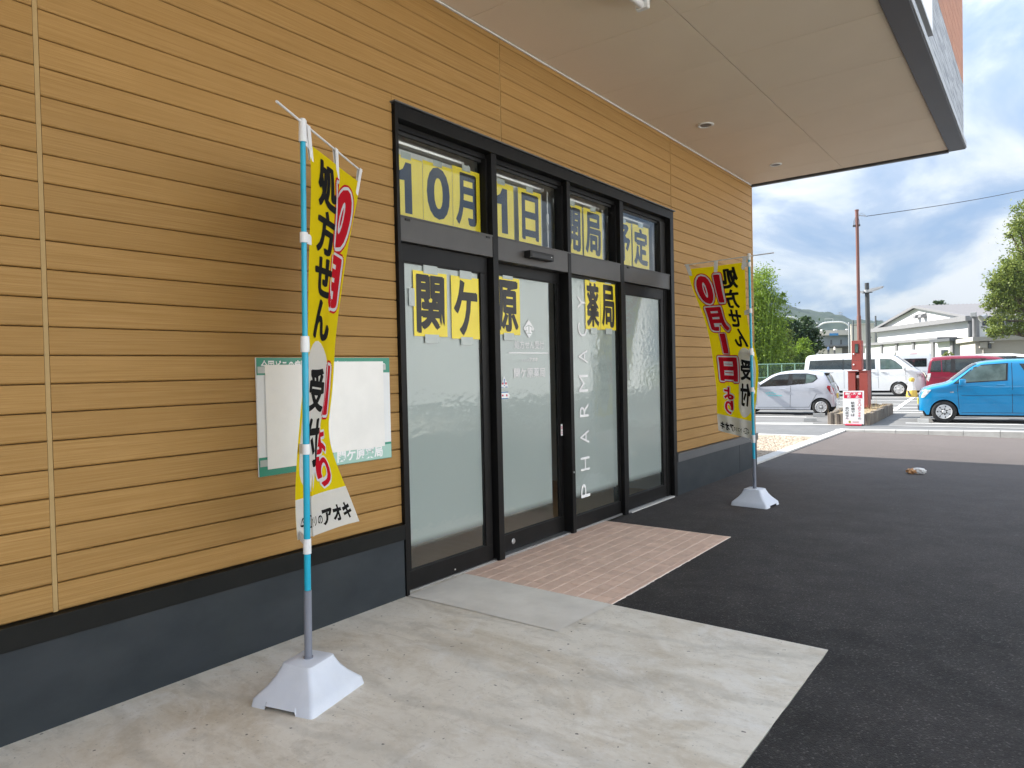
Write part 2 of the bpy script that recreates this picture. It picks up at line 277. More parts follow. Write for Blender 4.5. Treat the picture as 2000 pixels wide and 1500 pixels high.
MT['cable'] = mat('black cable', (0.02, 0.02, 0.022), rough=0.6)
MT['log'] = mat('weathered timber', (0.22, 0.19, 0.155), (0.12, 0.10, 0.085), 2.2, (8, 8, 1), 6, 0.9, bump=0.5, bscale=3, bstretch=(12, 12, 1), rnd=True, rvar=0.35)
MT['soil'] = mat('dry soil', (0.30, 0.235, 0.15), (0.22, 0.17, 0.10), 6, rough=0.95, bump=0.4, bscale=20)
MT['straw'] = mat('dry straw', (0.50, 0.38, 0.20), (0.36, 0.26, 0.13), 4, rough=0.9)
MT['sign_white'] = mat('white sign board', (0.78, 0.80, 0.80), rough=0.4)
MT['sign_red'] = mat('red sign print', (0.62, 0.012, 0.06), rough=0.45)
MT['sign_green'] = mat('green sign print', (0.20, 0.33, 0.04), rough=0.45)
MT['fence'] = mat('pale green coated steel', (0.25, 0.42, 0.29), (0.21, 0.36, 0.25), 4, rough=0.5)
MT['hall_white'] = mat('white metal wall panel', (0.78, 0.79, 0.80), (0.74, 0.75, 0.76), 0.3, rough=0.6)
MT['hall_grey'] = mat('grey metal trim', (0.20, 0.20, 0.21), rough=0.5)
MT['hall_dark'] = mat('dark grey steel', (0.09, 0.095, 0.105), rough=0.5)
MT['hall_roof'] = mat('grey corrugated roof', (0.14, 0.135, 0.14), rough=0.5)
MT['beige_wall'] = mat('beige rendered wall', (0.47, 0.45, 0.41), (0.43, 0.41, 0.37), 0.6, rough=0.85, bump=0.05)
MT['cream_wall'] = mat('cream concrete wall', (0.62, 0.58, 0.52), (0.55, 0.51, 0.46), 0.3, rough=0.85)
MT['bluegrey_wall'] = mat('blue grey wall panel', (0.24, 0.27, 0.30), (0.20, 0.23, 0.26), 0.4, rough=0.8)
MT['sign_blue'] = mat('blue sign print', (0.03, 0.22, 0.50), rough=0.5)
MT['orange_sign'] = mat('orange sign print', (0.65, 0.14, 0.06), rough=0.5)
MT['cone_yellow'] = mat('yellow plastic', (0.68, 0.46, 0.08), rough=0.5)
MT['cone_white'] = mat('white vinyl cover', (0.72, 0.70, 0.66), rough=0.6)
MT['bark'] = mat('bark', (0.12, 0.09, 0.06), (0.07, 0.055, 0.04), 6, (1, 1, 0.3), 5, 0.95)
MT['hill'] = mat('wooded hill', (0.012, 0.026, 0.018), (0.028, 0.046, 0.026), 0.035, (1, 1, 1), 8, 0.95)
MT['litter'] = mat('crumpled paper', (0.72, 0.72, 0.71), rough=0.7)
MT['litter_brown'] = mat('brown food print', (0.55, 0.30, 0.14), rough=0.7)
MT['skin'] = mat('skin', (0.52, 0.33, 0.25), rough=0.6)
MT['cloth_blue'] = mat('blue shirt', (0.15, 0.24, 0.45), rough=0.9)
MT['cloth_dark'] = mat('dark clothes', (0.06, 0.06, 0.07), rough=0.9)
MT['cloth_pale'] = mat('pale shirt', (0.60, 0.58, 0.54), rough=0.9)
def leaf(name, c1, c2, tl=0.3):
    m = bpy.data.materials.new(name); m.use_nodes = True; t = m.node_tree; b = t.nodes['Principled BSDF']; o = t.nodes['Material Output']
    b.inputs['Roughness'].default_value = 0.5; b.inputs['Specular IOR Level'].default_value = 0.35
    g = nn(t, 'ShaderNodeNewGeometry'); col = ramp(t, g.outputs['Random Per Island'], [(0.0, c1), (1.0, c2)]); lk(t, col, b.inputs['Base Color'])
    tr = nn(t, 'ShaderNodeBsdfTranslucent'); lk(t, col, tr.inputs[0]); ms = nn(t, 'ShaderNodeMixShader'); ms.inputs[0].default_value = tl
    lk(t, b.outputs[0], ms.inputs[1]); lk(t, tr.outputs[0], ms.inputs[2]); lk(t, ms.outputs[0], o.inputs[0]); return m
MT['leaf_bamboo'] = leaf('bamboo leaves', (0.12, 0.20, 0.016), (0.26, 0.36, 0.035), 0.42)
MT['leaf_dark'] = leaf('dark evergreen leaves', (0.022, 0.05, 0.018), (0.06, 0.10, 0.03), 0.2)
MT['leaf_oak'] = leaf('evergreen oak leaves', (0.10, 0.15, 0.025), (0.25, 0.29, 0.065), 0.34)
MT['leaf_lime'] = leaf('light green leaves', (0.16, 0.25, 0.03), (0.25, 0.36, 0.05), 0.4)
MT['leaf_weed'] = leaf('weed leaves', (0.07, 0.13, 0.02), (0.16, 0.22, 0.05), 0.35)

# ------------------------------------------------------------------ mesh helpers
class MB:
    def __init__(s): s.v = []; s.f = []
    def add(s, vs, fs):
        n = len(s.v); s.v += [tuple(q) for q in vs]; s.f += [tuple(i + n for i in f) for f in fs]; return s
    def box(s, x0, x1, y0, y1, z0, z1, bev=0.0):
        if x0 > x1: x0, x1 = x1, x0
        if y0 > y1: y0, y1 = y1, y0
        if z0 > z1: z0, z1 = z1, z0
        if bev <= 0:
            return s.add([(x0, y0, z0), (x1, y0, z0), (x1, y1, z0), (x0, y1, z0), (x0, y0, z1), (x1, y0, z1), (x1, y1, z1), (x0, y1, z1)],
                         [(3, 2, 1, 0), (4, 5, 6, 7), (0, 1, 5, 4), (1, 2, 6, 5), (2, 3, 7, 6), (3, 0, 4, 7)])
        b = bmesh.new(); bmesh.ops.create_cube(b, size=1)
        for q in b.verts: q.co = Vector(((x0 + x1) / 2 + q.co.x * (x1 - x0), (y0 + y1) / 2 + q.co.y * (y1 - y0), (z0 + z1) / 2 + q.co.z * (z1 - z0)))
        bmesh.ops.bevel(b, geom=list(b.edges), offset=min(bev, 0.45 * min(x1 - x0, y1 - y0, z1 - z0)), segments=2, affect='EDGES', profile=0.6)
        return s.from_bm(b)
    def from_bm(s, b):
        b.verts.index_update(); s.add([q.co[:] for q in b.verts], [[q.index for q in f.verts] for f in b.faces]); b.free(); return s
    def tube(s, pts, r, n=10, caps=True):
        pts = [Vector(q) for q in pts]; rs = r if isinstance(r, (list, tuple)) else [r] * len(pts)
        rings = []
        for i, q in enumerate(pts):
            d = (pts[min(i + 1, len(pts) - 1)] - pts[max(i - 1, 0)]).normalized()
            a = Vector((0, 0, 1)) if abs(d.z) < 0.9 else Vector((1, 0, 0)); u = d.cross(a).normalized(); vv = d.cross(u)
            rings.append([q + (u * math.cos(2 * math.pi * k / n) + vv * math.sin(2 * math.pi * k / n)) * rs[i] for k in range(n)])
        vs = [q for R_ in rings for q in R_]; fs = []
        for i in range(len(rings) - 1):
            for k in range(n): fs.append((i * n + k, i * n + (k + 1) % n, (i + 1) * n + (k + 1) % n, (i + 1) * n + k))
        if caps: fs += [tuple(range(n - 1, -1, -1)), tuple((len(rings) - 1) * n + k for k in range(n))]
        return s.add(vs, fs)
    def lathe(s, prof, n=24, axis='z', c=(0, 0, 0)):
        vs = []; fs = []; m = len(prof)
        for k in range(n):
            a = 2 * math.pi * k / n
            for r, h in prof:
                q = (r * math.cos(a), r * math.sin(a), h)
                if axis == 'y': q = (q[0], q[2], q[1])
                if axis == 'x': q = (q[2], q[0], q[1])
                vs.append((q[0] + c[0], q[1] + c[1], q[2] + c[2]))
        for k in range(n):
            for i in range(m - 1): fs.append((k * m + i, ((k + 1) % n) * m + i, ((k + 1) % n) * m + i + 1, k * m + i + 1))
        return s.add(vs, fs)
    def prism(s, poly, h0, h1, f):
        n = len(poly); s.add([f(a, b, h0) for a, b in poly] + [f(a, b, h1) for a, b in poly],
              [tuple(range(n - 1, -1, -1)), tuple(range(n, 2 * n))] + [(i, (i + 1) % n, n + (i + 1) % n, n + i) for i in range(n)]); return s
    def mesh(s, name, m=None, smooth=False):
        me = bpy.data.meshes.new(name); me.from_pydata(s.v, [], s.f); me.validate(clean_customdata=False)
        if m is not None: me.materials.append(MT[m] if isinstance(m, str) else m)
        if smooth: me.polygons.foreach_set('use_smooth', [True] * len(me.polygons))
        b = bmesh.new(); b.from_mesh(me); bmesh.ops.recalc_face_normals(b, faces=b.faces); b.to_mesh(me); b.free()
        return me
def link(name, me, parent=None, loc=None):
    o = bpy.data.objects.new(name, me); COL.objects.link(o)
    if parent is not None: o.parent = parent
    if loc is not None: o.location = loc
    return o
def obj(name, mb, m, parent=None, loc=None, smooth=False):
    o = link(name, mb.mesh(name, m, smooth), parent, loc)
    if smooth:
        try:
            o.data.set_sharp_from_angle(angle=math.radians(38))
        except Exception: pass
    return o
def tag(o, label, cat, group=None, kind=None):
    if label: o['label'] = label
    if cat: o['category'] = cat
    if group: o['group'] = group
    if kind: o['kind'] = kind
    return o
def thing(name, label, cat, loc=(0, 0, 0), rotz=0.0, group=None):
    o = bpy.data.objects.new(name, None); o.empty_display_size = 0.2; COL.objects.link(o); o.location = loc; o.rotation_euler = (0, 0, rotz)
    return tag(o, label, cat, group)
def struct(name, mb, m, parent=None):
    o = obj(name, mb, m, parent)
    if parent is None: o['kind'] = 'structure'
    return o
def copy_tree(o, parent=None):
    c = o.copy(); COL.objects.link(c)
    if parent is not None: c.parent = parent
    for ch in list(o.children): copy_tree(ch, c)
    return c
_tc = {}
def glyph(txt, off=0.0):
    """outline of a piece of lettering, scaled to a unit box: (list of 2-d points, faces, aspect)"""
    k = (txt, round(off, 4))
    if k in _tc: return _tc[k]
    if txt == '1|': return np.array([(.60, 0), (1, 0), (1, 1), (.68, 1), (.52, .86), (.30, .80), (0, .78), (0, .62), (.60, .64)]) * (0.45, 0.72), [(0, 1, 2, 8), (2, 3, 4, 8), (4, 5, 6, 7, 8)]
    cu = bpy.data.curves.new('lettering', 'FONT'); cu.body = txt; cu.offset = off; cu.resolution_u = 4; cu.fill_mode = 'FRONT'
    o = bpy.data.objects.new('lettering', cu); COL.objects.link(o); dg = bpy.context.evaluated_depsgraph_get(); dg.update()
    me = bpy.data.meshes.new_from_object(o.evaluated_get(dg), depsgraph=dg)
    v = np.array([q.co[:2] for q in me.vertices]) if len(me.vertices) else np.zeros((0, 2)); f = [tuple(q.vertices) for q in me.polygons]
    bpy.data.objects.remove(o); bpy.data.curves.remove(cu); bpy.data.meshes.remove(me)
    _tc[k] = (v, f); return _tc[k]
def letters(txt, box, off=0.0, ref=None):
    """lettering fitted into box (a0,a1,b0,b1); with ref the box is that of the unthickened lettering"""
    v, f = glyph(txt, off)
    r = glyph(txt, ref)[0] if ref is not None else v
    lo = r.min(0); hi = r.max(0); a0, a1, b0, b1 = box
    q = (v - lo) / np.maximum(hi - lo, 1e-6); return np.stack([a0 + q[:, 0] * (a1 - a0), b0 + q[:, 1] * (b1 - b0)], 1), f
def strokes(txt, box, off=0.012, d=0.020, ring=0, frac=None):
    """heavy lettering: the same outline struck several times, each a hair above the last"""
    a0, a1, b0, b1 = box; sh = [(0, 0)]
    da, db = d * abs(a1 - a0), d * abs(b1 - b0)
    if ring:
        sh += [(da * math.cos(2 * math.pi * k / ring), da * math.sin(2 * math.pi * k / ring)) for k in range(ring)]
    else: sh += [(-da, 0), (da, 0), (-da * .6, db * .6), (da * .6, -db * .6)]
    m = 0 if ring else 1
    bx = (a0 + da * m, a1 - da * m, b0 + db * .6 * m, b1 - db * .6 * m); p2, f = letters(txt, bx, off)
    return [(p2 + np.array(q), f) for q in sh]
def flat_letters(items, fn, eps=0.0):
    """items: (text, box, offset) laid on the plane given by fn(a, b, lift)"""
    mb = MB()
    for it in items:
        p2, f = letters(*it); mb.add([fn(a, b, eps) for a, b in p2], f)
    return mb
def grid_cut(p2, faces, step_a, step_b):
    b = bmesh.new(); vs = [b.verts.new((q[0], q[1], 0)) for q in p2]
    for f in faces:
        try: b.faces.new([vs[i] for i in f])
        except ValueError: pass
    for ax, st in ((0, step_a), (1, step_b)):
        lo = p2[:, ax].min(); hi = p2[:, ax].max(); k = math.ceil(lo / st)
        while k * st < hi:
            no = Vector((1, 0, 0)) if ax == 0 else Vector((0, 1, 0))
            bmesh.ops.bisect_plane(b, geom=b.verts[:] + b.edges[:] + b.faces[:], plane_co=no * (k * st), plane_no=no); k += 1
    b.verts.index_update(); r = np.array([q.co[:2] for q in b.verts]), [[q.index for q in f.verts] for f in b.faces]; b.free(); return r

# ================================================================== GROUND
def sheet(name, poly, z, m, kind='structure', cuts=0):
    mb = MB().add([(x, y, z) for x, y in poly], [tuple(range(len(poly)))]); o = obj(name, mb, m); o['kind'] = kind; return o
sheet('ground', [(-900, -700), (900, -700), (900, 1150), (-900, 1150)], -0.03, 'ground')
sheet('road', [(-60, 16.4), (-0.15, 16.4), (-0.15, 18.15), (3.4, 17.92), (60, 14.0), (60, 21), (-60, 21)], -0.008, 'road')
sheet('car_park', [(-40, 20.3), (60, 20.3), (60, 62), (-40, 62)], -0.004, 'lot')
# forecourt asphalt, with a slightly ragged inner edge against tiles and slab
edge = []
def ragged(a, b, n, amp):
    r = []
    for i in range(n):
        t = i / n; p = Vector(a).lerp(Vector(b), t); d = (Vector(b) - Vector(a)).normalized(); o_ = (0 if i == 0 else random.uniform(-amp, amp)); r.append((p.x - d.y * o_, p.y + d.x * o_))
    return r
edge += ragged((2.757, -10), (2.757, 4.243), 90, 0.006) + ragged((2.757, 4.243), (1.352, 4.236), 30, 0.006)
edge += ragged((1.352, 4.236), (1.345, 6.555), 60, 0.010) + ragged((1.345, 6.555), (0.02, 6.565), 30, 0.010)
edge += [(0.02, 6.565), (0.02, 11.43), (-0.03, 11.43), (-0.06, 18.13)] + [(3.4, 17.89), (10.5, 17.4), (10.5, -10)]
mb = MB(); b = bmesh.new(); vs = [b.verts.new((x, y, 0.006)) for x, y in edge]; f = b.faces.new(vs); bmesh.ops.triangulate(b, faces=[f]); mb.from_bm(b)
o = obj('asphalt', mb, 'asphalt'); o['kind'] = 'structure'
struct('pavement', MB().box(-0.02, 2.757, -10, 4.243, -0.02, 0.010), 'concrete')
P0 = [(0.02, 3.62), (0.02, 4.238), (1.348, 4.238), (1.02, 3.72), (0.5, 3.70)]
q1, q2 = gp(1088, 1237), gp(846, 1178)
P0 = [(0.025, 3.58), (0.025, 4.240), (1.352, 4.240), (q1.x, q1.y), (q2.x, q2.y)]
sheet('cement_patch', P0, 0.0135, 'patch')
# tiled threshold: every tile its own piece
tp = struct('tile_paving', MB().box(-0.02, 1.352, 4.243, 6.560, -0.02, 0.0095), 'grout')
TS = 0.1185; tm = MB().box(0, TS - 0.008, 0, TS - 0.008, 0, 0.008, 0.0012).mesh('tile', 'tile')
nosem = MB()
for k in range(4): nosem.box(k * 0.0105, k * 0.0105 + 0.0075, 0, TS - 0.006, 0, 0.0085)
nosem = nosem.mesh('nosing_tile', 'tile')
nx = 11; ny = 19; ty = (6.556 - 4.247) / ny
for i in range(nx):
    for j in range(ny):
        o = link('tile', tm, tp, (0.004 + i * TS, 4.247 + j * ty, 0.0045 + random.uniform(-0.0006, 0.0006)))
        o.scale = (1, (ty - 0.006) / (TS - 0.008), 1)
for j in range(ny):
    o = link('nosing_tile', nosem, tp, (0.004 + nx * TS, 4.247 + j * ty, 0.0045)); o.scale = (1, (ty - 0.006) / (TS - 0.008), 1)
# threshold strip below the far door
struct('threshold_strip', MB().box(-0.02, 0.032, 7.08, 8.23, 0.0, 0.020, 0.003), 'kerb_white')

# edging beside the gravel, gravel, kerbs
sheet('gravel_bed', [(-9, 11.45), (-0.22, 11.45), (-0.26, 16.4), (-9, 16.4)], 0.0, 'gravel_bed')
ks = struct('kerb_strip', MB().add([(-0.235, 11.45, 0.035), (-0.035, 11.45, 0.035), (-0.065, 18.55, 0.035), (-0.265, 18.55, 0.035),
      (-0.235, 11.45, -0.02), (-0.035, 11.45, -0.02), (-0.065, 18.55, -0.02), (-0.265, 18.55, -0.02)],
      [(0, 1, 2, 3), (0, 4, 5, 1), (1, 5, 6, 2), (2, 6, 7, 3), (3, 7, 4, 0)]), 'kerb_white')
struct('gravel_edging', MB().box(-9, -0.27, 16.40, 16.56, -0.02, 0.03), 'kerb_white')
ico = bmesh.new(); bmesh.ops.create_icosphere(ico, subdivisions=1, radius=1); iv = np.array([q.co[:] for q in ico.verts]); ifc = [[q.index for q in f.verts] for f in ico.faces]; ico.free()
def stones(n, xr, yr, z, r0, r1):
    V = []; F = []
    for k in range(n):
        r = RNG.uniform(r0, r1); q = iv * (r * RNG.uniform(0.7, 1.3), r * RNG.uniform(0.7, 1.3), r * RNG.uniform(0.45, 0.8)) * RNG.uniform(0.85, 1.15, (len(iv), 1))
        a = RNG.uniform(0, 6.28); c, s_ = math.cos(a), math.sin(a); q = np.stack([q[:, 0] * c - q[:, 1] * s_, q[:, 0] * s_ + q[:, 1] * c, q[:, 2]], 1)
        q += (RNG.uniform(*xr), RNG.uniform(*yr), z + r * 0.3); F += [[i + len(V) * len(iv) for i in f] for f in ifc]; V.append(q)
    mb = MB(); mb.v = [tuple(q) for q in np.concatenate(V)]; mb.f = [tuple(f) for f in F]; return mb
o = obj('gravel', stones(9000, (-2.4, -0.26), (11.5, 16.36), 0.004, 0.016, 0.036), 'gravel'); tag(o, None, None, None, 'stuff')
# raised kerb of separate blocks between the forecourt and the road
kb = MB().box(0, 0.1, 0, 0.1, 0, 0.1)
ka, kz = Vector((-0.30, 18.13, 0)), Vector((12.0, 17.20, 0)); kd = (kz - ka).normalized(); kn = Vector((-kd.y, kd.x, 0))
kr = thing('kerb', 'low grey kerb of concrete blocks along the far edge of the black forecourt', 'kerb', (0, 0, 0)); kr['kind'] = 'structure'
t = 0.0; L = 0.66
for k in range(18):
    a = ka + kd * (k * L + 0.004); bq = ka + kd * ((k + 1) * L - 0.004); h0 = 0.05 + 0.105 * min(1, k * L / 3.6); h1 = 0.05 + 0.105 * min(1, (k + 1) * L / 3.6)
    n_ = kn * 0.13; ch = kn * 0.018
    mbk = MB().add([a, bq, bq + n_, a + n_, a + Vector((0, 0, h0 - .018)), bq + Vector((0, 0, h1 - .018)), bq + ch + Vector((0, 0, h1)), bq + n_ + Vector((0, 0, h1)), a + n_ + Vector((0, 0, h0)), a + ch + Vector((0, 0, h0))],
                   [(0, 1, 5, 4), (4, 5, 6, 9), (9, 6, 7, 8), (3, 8, 7, 2), (0, 4, 9, 8, 3), (1, 2, 7, 6, 5)])
    obj('kerb_block', mbk, 'kerb', kr)
def stripe(px0, py0, px1, py1, wd=0.14, z=0.0, m='paint_white', name='road_marking', p0=None, p1=None):
    a = p0 or gp(px0, py0); c = p1 or gp(px1, py1); a = Vector((a[0], a[1], 0)); c = Vector((c[0], c[1], 0)); d = (c - a).normalized(); nrm = Vector((-d.y, d.x, 0)) * wd / 2
    return sheet(name, [(a - nrm)[:2], (c - nrm)[:2], (c + nrm)[:2], (a + nrm)[:2]], z, m)
# painted lines and the pale edge of the car park
stripe(0, 0, 0, 0, 0.22, 0.001, 'kerb_white', 'road_edging', p0=(-7.0, 18.62), p1=(-0.42, 20.15))
stripe(0, 0, 0, 0, 0.16, 0.001, 'kerb', 'road_edging', p0=(-0.42, 20.15), p1=(9.0, 21.05))
stripe(0, 0, 0, 0, 0.14, 0.004, p0=(-6.0, 18.95), p1=(-1.35, 20.35))
stripe(0, 0, 0, 0, 0.14, 0.004, p0=(0.77, 21.25), p1=(9.0, 22.3))
stripe(0, 0, 0, 0, 0.12, 0.004, p0=(-0.35, 18.42), p1=(12.0, 17.55))
for yy, xa, xb in ((21.9, -9, -2.1), (22.9, -9, -1.6), (25.6, -0.4, 6), (26.6, -1.0, 6), (28.2, -2.4, 5.5), (30.4, -2.6, 5.2), (32.9, -6, 5.0), (35.8, -6, 4.4)):
    stripe(0, 0, 0, 0, 0.15, 0.004, p0=(xa, yy), p1=(xb, yy + (xb - xa) * 0.10))
stripe(0, 0, 0, 0, 0.15, 0.008, p0=(-0.30, 26.4), p1=(-1.05, 36.5))

# ================================================================== PHARMACY BUILDING
B = thing('pharmacy_building', 'pharmacy with light wood siding, dark plinth and a deep beige canopy', 'building', (0, 0, 0))
YW0, YW1 = -5.0, 11.40; ZT = 6.7; SOF = 4.54; DY0, DY1, DZ = 3.57, 8.33, 3.60
core = MB().box(-0.07, -0.028, YW0, DY0, 0, SOF).box(-0.07, -0.028, DY1, YW1, 0, SOF).box(-0.07, -0.028, DY0, DY1, DZ, SOF)
obj('wall_core', core, 'wall_back', B)
shell = MB().box(-10, -9.8, YW0, YW1, 0, ZT).box(-9.8, -0.07, YW0, YW0 + 0.2, 0, ZT).box(-9.8, -0.07, YW1 - 0.2, YW1 - 0.004, 0, ZT).box(-9.8, 2.70, YW0 + 0.2, YW1 - 0.2, ZT - 0.2, ZT)
obj('outer_wall', shell, 'trim', B)
room = MB().box(-4.6, -4.5, 3.3, 8.6, 0.02, 3.75).box(-4.5, -0.30, 3.3, 3.4, 0.02, 3.75).box(-4.5, -0.30, 8.5, 8.6, 0.02, 3.75).box(-4.5, -0.30, 3.4, 8.5, 3.65, 3.75)
obj('interior_wall', room, 'room', B)
obj('interior_floor', MB().box(-4.5, -0.13, 3.4, 8.5, -0.02, 0.02), 'room_floor', B)

# siding: one piece per board
BH = 0.1358; Z0 = 0.547
def board_mesh(L, h, name='siding_board', m='siding', dep=0.028):
    prof = [(-dep, 0.0), (-0.006, 0.0015), (-0.0015, 0.006), (0.0, 0.010), (0.0, h - 0.006), (-0.004, h - 0.0035), (-dep, h - 0.0035)]
    return MB().prism(prof, 0, L, lambda a, b_, y: (a, y, b_)).mesh(name, m)
cache = {}
def board(y0, y1, z0, h, x=0.0, name='siding_board', m='siding'):
    k = (round(y1 - y0, 3), round(h, 3), name)
    if k not in cache: cache[k] = board_mesh(y1 - y0, h, name, m)
    return link(name, cache[k], B, (x, y0, z0))
segs = [(YW0, -2.20), (-2.18, 1.298), (1.322, 4.849), (4.861, 8.329), (8.341, YW1)]
row = 0; z = Z0
while z < SOF - 0.01:
    h = min(BH, SOF - z)
    for a, c in segs:
        pieces = [(a, c, z, h)]
        if z < DZ:
            zt_ = z + h; new = []
            for (p, q, zz, hh) in pieces:
                if q <= DY0 or p >= DY1: new.append((p, q, zz, hh)); continue
                if p < DY0 - 0.02: new.append((p, DY0 - 0.003, zz, hh))
                if q > DY1 + 0.02: new.append((DY1 + 0.003, q, zz, hh))
                if zt_ > DZ + 0.03: new.append((max(p, DY0), min(q, DY1), DZ + 0.012, zt_ - DZ - 0.012))
            pieces = new
        for p, q, zz, hh in pieces:
            if q - p > 0.02: board(p, q, zz, hh)
    row += 1; z = Z0 + row * BH
for y in (-2.19, 1.31, 4.855, 8.335):
    z0_ = DZ + 0.012 if DY0 - 0.1 < y < DY1 else Z0
    w_ = 0.010 if abs(y - 1.31) < 0.1 else 0.004
    if abs(y - 8.335) < 0.01: z0_ = DZ + 0.02
    obj('joint_sealant', MB().box(-0.02, -0.0012 if w_ > 0.008 else -0.004, y - w_, y + w_, z0_, SOF - 0.004), 'sealant', B)
obj('corner_trim', MB().box(-0.03, 0.004, YW1, YW1 + 0.035, Z0, SOF, 0.003), 'siding', B)
obj('soffit_bead', MB().box(0.001, 0.016, YW0 + 0.2, YW1 - 0.02, SOF - 0.014, SOF - 0.001), 'white_plastic', B)
# plinth boards with flashing above
for a, c in ((YW0, -2.5), (-2.494, 0.54), (0.546, DY0 - 0.004)):
    obj('plinth_panel', MB().box(-0.05, 0.020, a, c, 0.0, 0.535, 0.003), 'plinth', B)
for a, c in ((DY1 + 0.004, 10.62), (10.626, YW1 + 0.03)):
    obj('plinth_panel', MB().box(-0.05, 0.020, a, c, 0.0, 0.535, 0.003), 'plinth', B)
for a, c, mm in ((YW0, DY0 - 0.004, 'flash'), (DY1 + 0.02, YW1 + 0.06, 'greyflash')):
    obj('flashing', MB().box(-0.02, 0.034, a, c, 0.430, 0.532, 0.003).box(-0.02, 0.044, a, c, 0.5335, 0.5425, 0.002), mm, B)

# canopy: soffit boards, joints, fascia
SX = [(0.018, 1.376), (1.384, 2.705)]
ys = [7.612 + 1.056 * k for k in range(-16, 4)]
ys = [y for y in ys if YW0 < y < 11.35] + [11.375]
pm = {}
for k in range(len(ys) - 1):
    for x0, x1 in SX:
        kk = (round(x1 - x0, 3), round(ys[k + 1] - ys[k], 3))
        if kk not in pm: pm[kk] = MB().box(0, x1 - x0, 0.0015, kk[1] - 0.0045, 0, 0.02, 0.0012).mesh('soffit_panel', 'soffit')
        link('soffit_panel', pm[kk], B, (x0, ys[k], SOF))
obj('soffit_backing', MB().box(0.0, 2.86, YW0 + 0.2, 11.44, SOF + 0.024, SOF + 0.06), 'soffit_gap', B)
obj('fascia_trim', MB().box(2.712, 2.905, YW0, 11.46, SOF - 0.012, SOF + 0.062, 0.004), 'trim', B)
obj('end_trim', MB().box(-0.03, 2.711, 11.392, 11.46, SOF - 0.028, SOF + 0.062, 0.004), 'trim', B)
obj('drip_edge', MB().box(2.907, 2.918, YW0, 11.462, SOF + 0.004, SOF + 0.072), 'steel', B)
cl_segs = [(YW0, -3.9), (-3.894, -0.4), (-0.394, 3.1), (3.106, 6.6), (6.606, 10.1), (10.106, 11.44)]
def cladding(z0, z1, n, name, m, x):
    h = (z1 - z0) / n
    for k in range(n):
        for a, c in cl_segs:
            kk = (round(c - a, 3), round(h, 3), name)
            if kk not in cache: cache[kk] = board_mesh(c - a, h, name, m)
            link(name, cache[kk], B, (x, a, z0 + k * h))
cladding(SOF + 0.075, 5.405, 6, 'grey_cladding_board', 'greyboard', 2.885)
cladding(5.405, ZT, 9, 'brown_cladding_board', 'brownboard', 2.885)
obj('parapet', MB().box(2.70, 2.855, YW0, 11.43, SOF + 0.07, ZT).box(-9.8, 2.70, 11.40, 11.43, SOF + 0.07, ZT), 'brownboard', B)
obj('coping', MB().box(2.69, 2.93, YW0, 11.46, ZT, ZT + 0.05), 'trim', B)

# entrance glazing --------------------------------------------------
XF = 0.03
fr = obj('entrance_frame', MB().box(-0.13, XF, DY0 + 0.002, 3.602, 0.0, DZ - 0.002, 0.002), 'frame', B)
def sub(name, mb, m, par, smooth=False): return obj(name, mb, m, par, smooth=smooth)
sub('head', MB().box(-0.13, XF, 3.603, 8.235, 3.50, DZ - 0.002, 0.002).box(-0.13, -0.05, 3.603, 8.235, 3.455, 3.498, 0.002), 'frame', fr)
sub('head_flashing', MB().box(-0.02, 0.055, DY0 - 0.02, DY1 + 0.015, DZ, DZ + 0.010), 'greyflash', fr)
sub('jamb', MB().box(-0.13, XF, 8.236, DY1 - 0.002, 0.0, DZ - 0.002, 0.002), 'frame', fr)
for y0, y1 in ((4.690, 4.762), (5.872, 5.930), (6.950, 7.030)):
    sub('post', MB().box(-0.13, 0.016, y0, y1, 0.0, 3.499, 0.003).box(-0.12, -0.03, y0 - 0.026, y0 - 0.001, 2.81, 3.454, 0.002), 'frame', fr)
for y0, y1, z0 in ((3.603, 4.689, 2.615), (4.763, 6.949, 2.600), (7.031, 8.235, 2.615)):
    sub('header_bar', MB().box(-0.12, 0.012, y0, y1, z0, 2.805, 0.003).box(-0.12, 0.018, y0, y1, 2.790, 2.800), 'framelite', fr)
sub('sill', MB().box(-0.13, -0.02, 3.603, 8.235, 0.0, 0.022), 'alu', fr)
for y in (3.66, 4.60, 7.10):
    sub('drain_hood', MB().box(0.012, 0.020, y, y + 0.05, 2.768, 2.784, 0.002), 'gasket', fr)
# upper windows
for y0, y1 in ((3.603, 4.664), (4.763, 5.846), (5.931, 6.924), (7.031, 8.09)):
    wv = sub('transom_window', MB().box(-0.10, -0.075, y0, y1, 2.806, 2.826), 'gasket', B); sub('top_bead', MB().box(-0.10, -0.075, y0, y1, 3.430, 3.4545), 'gasket', wv)
    sub('pane', MB().box(-0.084, -0.079, y0, y1, 2.826, 3.430), 'glass', wv)
obj('inner_jamb', MB().box(-0.12, -0.04, 8.09, 8.235, 2.806, 3.454), 'gasket', fr)
